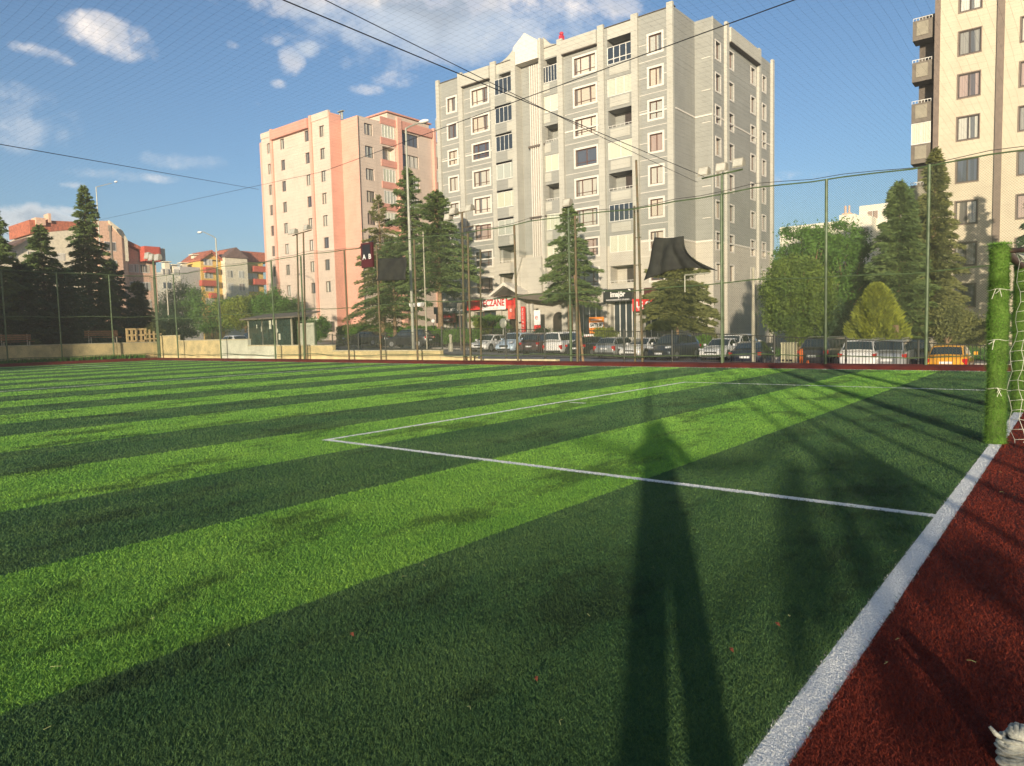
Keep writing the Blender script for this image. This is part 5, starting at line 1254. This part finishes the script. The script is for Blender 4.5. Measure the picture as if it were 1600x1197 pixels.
def street_lamp(px, pyb, pyt, y, label, head=(0, 0), hz_=0, m=None, r=.11, arm_px=None, z0=None):
    x, z = onY(px, pyt, y); xb2, _ = onY(px, pyb, y); z0 = road_z(x) if z0 is None else z0
    t = thing('street_lamp', label, 'street lamp', (x, y, z0), 0, 'street lamps along the road'); H = z-z0
    MB().tube([(0, 0, -.4), (0, 0, H*.5), (0, 0, H)], [r, r*.8, r*.55], 10).build('post', m or M_galv, t)
    if arm_px:
        xh, zh = onY(arm_px[0], arm_px[1], y); dx, dz = xh-x, zh-z
        MB().tube([(0, 0, H-.05), (dx*.2, 0, H+dz*.3), (dx*.8, 0, H+dz)], [.05, .05, .04], 6).build('arm', m or M_galv, t)
        b = MB(); b.sphere((dx, 0, H+dz), .42, 10, 6, (1, .45, .28)); b.build('lamp_head', M_white, t, smooth=True)
    return t
street_lamp(634, 555, 200, 30.5, 'tall grey lamp post with curved arm rising before the cedars', arm_px=(662, 190), r=.105, z0=.2)
t = street_lamp(661, 550, 362, 30.2, 'slim pale post right of the tall grey lamp post', r=.055, m=M_conc, z0=.0)
street_lamp(150, 540, 292, 46, 'tall street lamp beside the pointed fir at left', arm_px=(181, 284), r=.12, z0=.7)
street_lamp(337, 540, 372, 40, 'street lamp in front of the yellow houses', arm_px=(312, 363), r=.12, z0=.5)
street_lamp(1177, 568, 418, 31, 'pale concrete lamp post before the willow', r=.10, m=M_conc, z0=-.9)
b = MB(); x, z = onY(181, 358, 60); t = thing('flue_pole', 'dark metal pole rising in front of the salmon gable', 'pole', (onY(184, 540, 50)[0], 50, .6)); zt_ = onY(181, 352, 50)[1]; MB().tube([(0, 0, 0), (0, 0, zt_-.6)], .2, 8).build('shaft', M_tp, t); MB().tube([(0, 0, zt_-1.3), (0, 0, zt_-.4)], .32, 8).build('cap', M_tp, t)
t = street_lamp(259, 545, 420, 50, 'thin pale pole behind the corner floodlights', r=.12, m=M_conc, z0=.6)
# double globe lamp between the cedars
x, z = onY(651, 473, 49.5); t = thing('globe_lamp', 'low lamp with two white shades between the cedar trunks', 'street lamp', (x, 49.5, road_z(x)))
MB().tube([(0, 0, 0), (0, 0, z-road_z(x))], .05, 6).build('post', M_green, t); MB().tube([(-.6, 0, z-road_z(x)), (.6, 0, z-road_z(x))], .03, 5).build('arm', M_green, t)
for s in (-.55, .55): b = MB(); b.prism([(s-.4, z-road_z(x)), (s+.4, z-road_z(x)), (s+.22, z-road_z(x)-.4), (s-.22, z-road_z(x)-.4)], 'y', -.2, .2); b.build('lamp_shade', M_white, t)
for px, py, y, lb in ((677, 504, 51, 'white globe lamp before the shaded shop front'), (1083, 508, 56, 'white globe on the wall right of the flat topped cedar')):
    x, z = onY(px, py, y); t = thing('globe_lamp', lb, 'street lamp', (x, y, road_z(x))); MB().tube([(0, 0, 0), (0, 0, z-road_z(x))], .04, 6).build('post', M_black, t); MB().sphere((0, 0, z-road_z(x)+.15), .22, 12, 8).build('globe', M_white, t, smooth=True)
# two small posts by the left shop
for px, m, lb in ((704, M_conc, 'small pale concrete marker post before the left shop'), (724, M_black, 'thin black post before the left shop')):
    x, z = onY(px, 527, 45.5); t = thing('marker_post', lb, 'post', (x, 45.5, road_z(x)))
    b = MB(); h = z-road_z(x); b.tube([(0, 0, 0), (0, 0, h*.55), (0, 0, h*.6), (0, 0, h)], [.22, .2, .12, .13], 8) if m is M_conc else b.tube([(0, 0, 0), (0, 0, h)], .06, 6); b.build('shaft', m, t)
    MB().sphere((0, 0, h+.1), .18, 8, 6).build('cap', m if m is M_conc else M_blk, t, smooth=True)
x, z = onY(719, 500, 47); t = thing('sign_post', 'slim dark post carrying the shop board at left', 'post', (x, 47, road_z(x))); MB().tube([(0, 0, 0), (0, 0, 4.2)], .06, 6).build('post', M_tp, t); MB().box(-.3, .3, -.04, .04, 3.7, 4.3).build('plate', M_tp, t)
x, z = onY(786, 505, 49); t = thing('satellite_dish', 'grey dish on a thin post above the pale blue off roader', 'dish', (x, 49, road_z(x))); MB().tube([(0, 0, 0), (0, 0, z-road_z(x))], .04, 6).build('post', M_galv, t); MB().sphere((0, 0, z-road_z(x)), .45, 12, 6, (1, .3, 1)).build('dish', M_galv, t, smooth=True)
# transformer cabinet and orange bollard
M_cab = mat('cabinet_paint', srgb(190, 184, 150), .6, var=.08)
x, zt_ = onY(1230, 536, 30.6); xw = onY(1240, 536, 30.6)[0]-onY(1220, 536, 30.6)[0]; zb = onY(1230, 572, 30.6)[1]
t = thing('electric_cabinet', 'cream metal electricity cabinet behind the railing', 'cabinet', (x, 30.6, zb-.1)); H = zt_-zb+.1
MB().box(-xw/2, xw/2, 0, .5, .25, H-.04).build('housing', M_cab, t, bevel=.015); MB().box(-xw/2-.03, xw/2+.03, -.03, .53, H-.038, H+.02).build('lid', M_cab, t); MB().box(-xw/2-.02, xw/2+.02, .02, .48, 0, .248).build('plinth', M_kerb, t)
b = MB(); b.box(-.006, .006, -.006, 0, .28, H-.08); b.build('door_seam', M_plast, t)
b = MB(); [b.box(-.22+.16*k, -.12+.16*k, -.012, -.001, .3, .38) for k in range(3)]; b.build('vent', M_plast, t)
x, zt_ = onY(1252, 545, 31); zb = onY(1252, 571, 31)[1]; t = thing('bollard', 'orange plastic road bollard beside the electricity cabinet', 'bollard', (x, 31, zb-.2)); h = zt_-zb+.2
MB().tube([(0, 0, .06), (0, 0, h*.9), (0, 0, h)], [.075, .07, .05], 12).build('body', mat('bollard_orange', (.75, .16, .02), .5), t); MB().tube([(0, 0, 0), (0, 0, .06)], [.2, .17], 12).build('foot', M_plast, t)
x, _ = onY(1262, 568, 31); t = thing('traffic_cone', 'small orange cone lying low right of the orange bollard', 'cone', (x, 31, zb-.2)); MB().tube([(0, 0, .04), (0, 0, .42)], [.14, .03], 12).build('cone', mat('bollard_orange', (.75, .16, .02), .5), t); MB().box(-.18, .18, -.18, .18, 0, .04).build('foot', M_plast, t)
# bus shelter
x0_, zt_ = onY(388, 500, 33); x1_, _ = onY(455, 500, 33); zt_ = onY(420, 497, 33)[1]; zb = .6
t = thing('bus_shelter', 'glazed bus shelter with flat dark roof behind the low wall', 'bus shelter', ((x0_+x1_)/2, 33, zb)); hw_ = (x1_-x0_)/2; H = zt_-zb
b = MB()
for k in range(4):
    X_ = -hw_+2*hw_*k/3; b.box(X_-.05, X_+.05, -.05, .05, 0, H); b.build('post', M_conc, t); b = MB()
MB().prism([(-.6, H+.02), (1.9, H+.45), (1.9, H+.33), (-.6, H-.1)], 'x', -hw_-.4, hw_+1.2).build('roof', M_tp, t)
M_sglass = mat('shelter_glass', (.035, .06, .05), .08, spec=.9, var=.2, scale=2)
for k in range(3): MB().box(-hw_+2*hw_*k/3+.07, -hw_+2*hw_*(k+1)/3-.07, -.01, .01, .1, H-.15).build('glass_panel', M_sglass, t)
MB().box(-hw_, hw_, 1.5, 1.53, .1, H).build('back_panel', M_sglass, t)
b = MB()
for px, py, w, h in ((-1.2, 1.5, .15, .45), (.0, 1.7, .3, .7), (.5, 2.0, .16, .5), (-1.9, 1.8, .12, .3), (1.3, .8, .25, .5), (1.1, 1.4, .12, .3)): b.box(px, px+w, -.03, -.014, py, py+h)
b.build('poster', M_wallw, t); MB().box(-hw_+.2, hw_-1.5, .9, 1.25, .4, .46).build('bench', M_galv, t)
x0_, _ = onY(461, 510, 33); x1_, _ = onY(487, 510, 33); t = thing('metal_kiosk', 'ribbed grey metal gate panel right of the bus shelter', 'gate', ((x0_+x1_)/2, 33.3, .6)); w = (x1_-x0_)/2; H = onY(470, 505, 33.3)[1]-.6
MB().box(-w, w, .0, .04, .1, H).build('panel', M_galv, t)
b = MB(); [b.box(-w+.16*k, -w+.16*k+.06, -.04, -.001, .1, H) for k in range(int(2*w/.16))]; b.build('ribs', M_wallw, t); b = MB(); b.box(-w-.1, -w-.001, -.06, .06, 0, H+.1); b.box(w+.001, w+.1, -.06, .06, 0, H+.1); b.box(-w-.1, w+.1, -.06, .06, H+.101, H+.2); b.build('gate_frame', M_green, t)
# benches and pallet beyond the end wall
M_wood = mat('bench_wood', srgb(150, 110, 75), .8, var=.2, scale=8); M_pal = mat('pallet_wood', srgb(205, 178, 125), .85, var=.15, scale=8)
def bench(px, py, x, w, label):
    y, z = onX(px, py, x); t = thing('park_bench', label, 'bench', (x, y, .6), 0, 'park benches beyond the end wall')
    h = z-.6; b = MB(); [b.box(-.05, 0, -w/2, w/2, h-.08-.16*k-.08, h-.08-.16*k+.04) for k in range(3)]; b.build('backrest', M_wood, t)
    b = MB(); [b.box(.08+.13*k, .19+.13*k, -w/2-.1, w/2+.1, h-.62, h-.58) for k in range(3)]; b.build('seat', M_wood, t)
    for s in (-1, 1): MB().prism([(-.05, 0), (.02, 0), (.05, h-.62), (.45, h-.62), (.42, 0), (.48, 0), (.52, h-.58), (.0, h-.58), (-.02, h)], 'y', s*w*.38-.03, s*w*.38+.03).build('leg', M_conc, t)
bench(22, 522, -63.6, 2.2, 'brown wooden bench in deep shade at the far left')
bench(158, 516, -64.2, 2.6, 'brown wooden bench between second and third fence posts')
y, zt_ = onX(213, 513, -63.1); t = thing('pallet', 'pale wooden pallet standing upright on the wall', 'pallet', (-63.1, y, 1.5)); hw_ = abs(onX(229, 513, -63.1)[0]-onX(197, 513, -63.1)[0])/2; H = zt_-1.5
b = MB()
for k in range(3): z0_ = (H-.16)*k/2; b.box(-.02, .02, -hw_, hw_, z0_, z0_+.16)
b.build('boards', M_pal, t)
b = MB()
for k in range(5): y0_ = -hw_+(2*hw_-.18)*k/4; b.box(-.12, -.021, y0_, y0_+.18, .02, H)
b.build('bearers', M_pal, t)
t = thing('wooden_crate', 'small broken wooden crate between pallet and corner post', 'crate', (-63.1, onX(240, 530, -63.1)[0], 1.5)); b = MB()
for k in range(4): b.box(-.02, .02, -.75+.36*k, -.60+.36*k, 0, .9+.15*(k % 2))
b.box(.021, .05, -.8, .7, .2, .3); b.box(.021, .05, -.8, .7, .6, .7); b.build('slats', M_pal, t)
y_, z_ = onX(240, 500, -64.4); t = leafy('shrub', -64.4, y_, 2.6, .6, 1.2, L_olv, 'thin reddish shrub left of the corner fence post', z0=.6, clumps=14, per=90, leaf=.14, cat='shrub')
# scoreboard cloths hanging on the far fence
M_cloth = mat('black_shade_net', (.020, .022, .016), .85, var=.25, scale=3)
def cloth_from_px(name, outline, y, label, cat, m, bulge=.25, cols=14, rows=10):
    """sagging cloth between four edge curves given as points in the fence plane"""
    TL, TR_, BR, BL_ = [np.array(onY(p[0], p[1], y)) for p in outline[:4]]; sagt, sagb = outline[4]
    V = []; F = []
    for j in range(rows+1):
        for i in range(cols+1):
            u, v = i/cols, j/rows; top = TL+(TR_-TL)*u; bot = BL_+(BR-BL_)*u
            top = top-np.array([0, sagt*math.sin(math.pi*u)]); bot = bot-np.array([0, sagb*math.sin(math.pi*u)]); vv = v
            left_in = .0
            p = top+(bot-top)*vv
            wx = outline[5]*math.sin(math.pi*v) if len(outline) > 5 else 0
            p = p+np.array([-(outline[6] if len(outline) > 6 else 0)*math.sin(math.pi*v)*u**2, 0])
            V.append((p[0], y-.06-bulge*abs(math.sin(u*3.3*math.pi+v*1.2))*v-.05*math.sin(v*7+u*9), p[1]))
    for j in range(rows):
        for i in range(cols): a = j*(cols+1)+i; F.append((a, a+1, a+cols+2, a+cols+1))
    b = MB(); b.v = V; b.f = F; o = b.build(name, m, smooth=True); s = o.modifiers.new('s', 'SOLIDIFY'); s.thickness = .012
    return tag(o, label, cat)
cloth_from_px('shade_cloth', [(1024, 371), (1070, 369), (1126, 424), (1012, 439), (.05, -.30), .0, .5], 27.6, 'big sagging black cloth hung on the fence before the grey block', 'cloth', M_cloth, cols=24, rows=16)
MB_ = MB(); xa_, za_ = onY(1070, 430, 27.62); xb_, _ = onY(1108, 430, 27.62); MB_.tube([(xa_, 27.62, za_), (xb_, 27.62, za_+.02)], .03, 6); MB_.tube([(xa_, 27.62, za_), (xa_, 27.62, za_-.7)], .02, 5); tag(MB_.build('cloth_bar', M_galv), 'thin pale bar below the sagging black cloth', 'bar')
cloth_from_px('shade_cloth', [(593, 404), (636, 402), (637, 438), (592, 439), (.02, .0), .0], 27.6, 'square dark cloth hung on the fence over the tall lamp post', 'cloth', M_cloth, bulge=.06)
xa_, za_ = onY(565, 381, 27.6); xb_, zb_ = onY(584, 417, 27.6); s = thing('scoreboard', 'small maroon team board with white letters A and B', 'scoreboard', ((xa_+xb_)/2, 27.58, zb_)); w = abs(xb_-xa_)/2; H = za_-zb_
MB().box(-w, w, -.06, .06, 0, H).build('board', M_redd, s); MB().box(-w+.15, w-.15, -.08, -.061, H*.35, H-.1).build('screen', M_blk, s)
text_mesh('lettering', 'A', .42, M_white, s, (-.38*w, -.09, H*.42)); text_mesh('lettering', 'B', .42, M_white, s, (.62*w, -.09, H*.42))
# ================================================================== behind the camera: photographer and cloths that throw the near shadows
M_skin = mat('skin', (.42, .26, .18), .55); M_shirt = mat('dark_shirt', (.05, .06, .09), .85); M_hair = mat('dark_hair', (.02, .015, .01), .7)
def person(label, loc, rz, phone=True):
    t = thing('person', label, 'person', loc, rz)
    def skin(name, pts, edges, rad, m, parent, root=0, lv=2):
        me = bpy.data.meshes.new(name); me.from_pydata(pts, edges, []); me.materials.append(m)
        o = bpy.data.objects.new(name, me); COL.objects.link(o); o.parent = parent
        sk = o.modifiers.new('skin', 'SKIN'); 
        for i, r in enumerate(rad): me.skin_vertices[0].data[i].radius = (r, r) if not isinstance(r, tuple) else r
        me.skin_vertices[0].data[root].use_root = True; sk.use_smooth_shade = True
        ss = o.modifiers.new('sub', 'SUBSURF'); ss.levels = lv; ss.render_levels = lv; return o
    pts = [(0, 0, .95), (0, 0, 1.12), (0, 0, 1.32), (0, 0, 1.44), (0, .01, 1.52), (0, .02, 1.60), (0, .02, 1.70)]
    rad = [(.16, .11), (.145, .10), (.17, .11), (.10, .08), .052, (.075, .09), (.07, .08)]
    ed = [(0, 1), (1, 2), (2, 3), (3, 4), (4, 5), (5, 6)]
    for s in (-1, 1):
        n = len(pts); pts += [(s*.19, 0, 1.40), (s*.35, .06, 1.17), (s*.17, .30, 1.42), (s*.13, .36, 1.48)]; rad += [.06, .046, .035, .03]; ed += [(3, n), (n, n+1), (n+1, n+2), (n+2, n+3)]
        q = len(pts)
        for k in range(5):
            a = (k-2)*.02; pts += [(s*(.11-.01*k*.2), .385, 1.46+.022*k), (s*(.085), .392, 1.462+.022*k), (s*(.072), .372, 1.463+.022*k)]; rad += [.010, .009, .008]
            ed += [(n+3, q+3*k), (q+3*k, q+3*k+1), (q+3*k+1, q+3*k+2)]
        n = len(pts); pts += [(s*.09, 0, .86), (s*.11, .02, .50), (s*.12, -.01, .10), (s*.12, .04, .04), (s*.13, .17, .03)]; rad += [.095, .062, .042, .045, .035]; ed += [(0, n), (n, n+1), (n+1, n+2), (n+2, n+3), (n+3, n+4)]
    skin('body', pts, ed, rad, M_skin, t)
    # clothing
    skin('shirt', [(0, 0, .93), (0, 0, 1.12), (0, 0, 1.32), (0, 0, 1.43), (.19, 0, 1.40), (.315, .04, 1.25), (-.19, 0, 1.40), (-.315, .04, 1.25)], [(0, 1), (1, 2), (2, 3), (3, 4), (4, 5), (3, 6), (6, 7)], [(.19, .135), (.17, .125), (.19, .13), (.11, .09), .078, .066, .078, .066], M_shirt, t)
    skin('trousers', [(0, 0, .95), (.09, 0, .84), (.115, .02, .5), (.12, -.01, .12), (-.09, 0, .84), (-.115, .02, .5), (-.12, -.01, .12)], [(0, 1), (1, 2), (2, 3), (0, 4), (4, 5), (5, 6)], [(.18, .14), .12, .098, .08, .12, .098, .08], M_shirt, t)
    MB().sphere((0, -.01, 1.675), .105, 14, 10, (.9, 1.05, .9)).build('hair', M_hair, t, smooth=True)
    b = MB(); b.sphere((0, .115, 1.62), .016, 8, 6, (.8, 1.2, 1.3)); [b.sphere((s*.035, .098, 1.65), .011, 8, 6) for s in (-1, 1)]; b.box(-.022, .022, .095, .106, 1.575, 1.582); [b.sphere((s*.09, .02, 1.63), .025, 8, 6, (.4, .8, 1.2)) for s in (-1, 1)]; b.build('face', M_skin, t, smooth=True)
    return t
pr_ = person('person in dark clothes standing at the corner holding up a phone', (.31, -.42, 0), math.radians(27))
ph = tag(MB().box(-.075, .075, -.004, .004, -.036, .036).build('phone', M_blk), 'black phone held up sideways by the person', 'phone'); ph.location = (.018, -.045, 1.555); ph.rotation_euler = (0, 0, math.radians(39))
# unseen cloths added by the near fence, cut from shadow outlines traced sunwards
M_cl2 = mat('shadow_caster_net', (.02, .05, .03), .9)  # material of the added shadow-throwing cloths
def thin_shadow(m, f):      # mixes in transparency so the added cloths cast a lighter shadow
    nt = m.node_tree; o = nt.nodes['Material Output']; p = nt.nodes['Principled BSDF']; t_ = nt.nodes.new('ShaderNodeBsdfTransparent'); mx = nt.nodes.new('ShaderNodeMixShader')
    mx.inputs[0].default_value = f; nt.links.new(t_.outputs[0], mx.inputs[1]); nt.links.new(p.outputs[0], mx.inputs[2]); nt.links.new(mx.outputs[0], o.inputs[0])
thin_shadow(M_cl2, .66)
def back(px, py, yp):
    x, y = G(px, py); k = (y-yp)/sdir.y; return (x-sdir.x*k, -sdir.z*k)
def shade_piece(outline, yp, label):
    poly = [back(px, py, yp) for px, py in outline]
    b = MB(); b.prism(poly, 'y', yp-.012, yp+.012); return tag(b.build('shade_cloth', M_cl2), label, 'cloth', 'unseen cloths cut to throw the near shadows')
shade_piece([(900, 684), (1000, 700), (1075, 716), (1168, 712), (1258, 655), (1261, 666), (1180, 732), (1075, 734), (1000, 718), (900, 692)], -2.30, 'unseen long drooping strip added behind the photographer for its shadow')
shade_piece([(1208, 770), (1225, 719), (1258, 722), (1262, 760), (1286, 850), (1308, 905), (1300, 1000), (1270, 960), (1262, 1060), (1226, 1060), (1216, 900)], -2.25, 'unseen ragged cloth added beside the photographer for its shadow')
shade_piece([(1270, 716), (1291, 698), (1330, 706), (1318, 760), (1350, 830), (1385, 900), (1360, 950), (1322, 900), (1296, 800)], -2.20, 'unseen middle cloth with a slit at its right side added for its shadow')
shade_piece([(1332, 706), (1364, 717), (1460, 786), (1430, 870), (1398, 890), (1356, 815), (1330, 760)], -2.18, 'unseen triangular cloth nearest the goal corner added for its shadow')
shade_piece([(1207, 848), (1207, 888), (1125, 968), (1108, 940)], -2.15, 'unseen narrow slanting cloth nearest the photographer added for its shadow')
shade_piece([(1402, 900), (1500, 830), (1600, 880), (1600, 960), (1530, 950), (1500, 900), (1470, 960), (1420, 935)], -2.28, 'unseen low cloth added to shade the far part of the red border')
shade_piece([(1330, 960), (1400, 925), (1430, 960), (1400, 1010), (1440, 1080), (1480, 1000), (1560, 1010), (1600, 1080), (1600, 1150), (1500, 1190), (1380, 1150)], -2.26, 'unseen lowest torn cloth added to shade the near part of the red border')

# ================================================================== HAZE
hm = bpy.data.materials.new('haze'); hm.use_nodes = True; nt = hm.node_tree; nt.nodes.clear()
o_ = nt.nodes.new('ShaderNodeOutputMaterial'); v_ = nt.nodes.new('ShaderNodeVolumePrincipled'); v_.inputs['Density'].default_value = .00085; v_.inputs['Color'].default_value = (.95, .93, .88, 1); v_.inputs['Anisotropy'].default_value = .1
nt.links.new(v_.outputs[0], o_.inputs['Volume'])
hz_o = MB().box(-1490, 1490, -1490, 1490, -3.2, 34.5).build('haze', hm); hz_o['kind'] = 'stuff'; hz_o['label'] = 'thin warm evening haze over the whole place'; hz_o['category'] = 'haze'
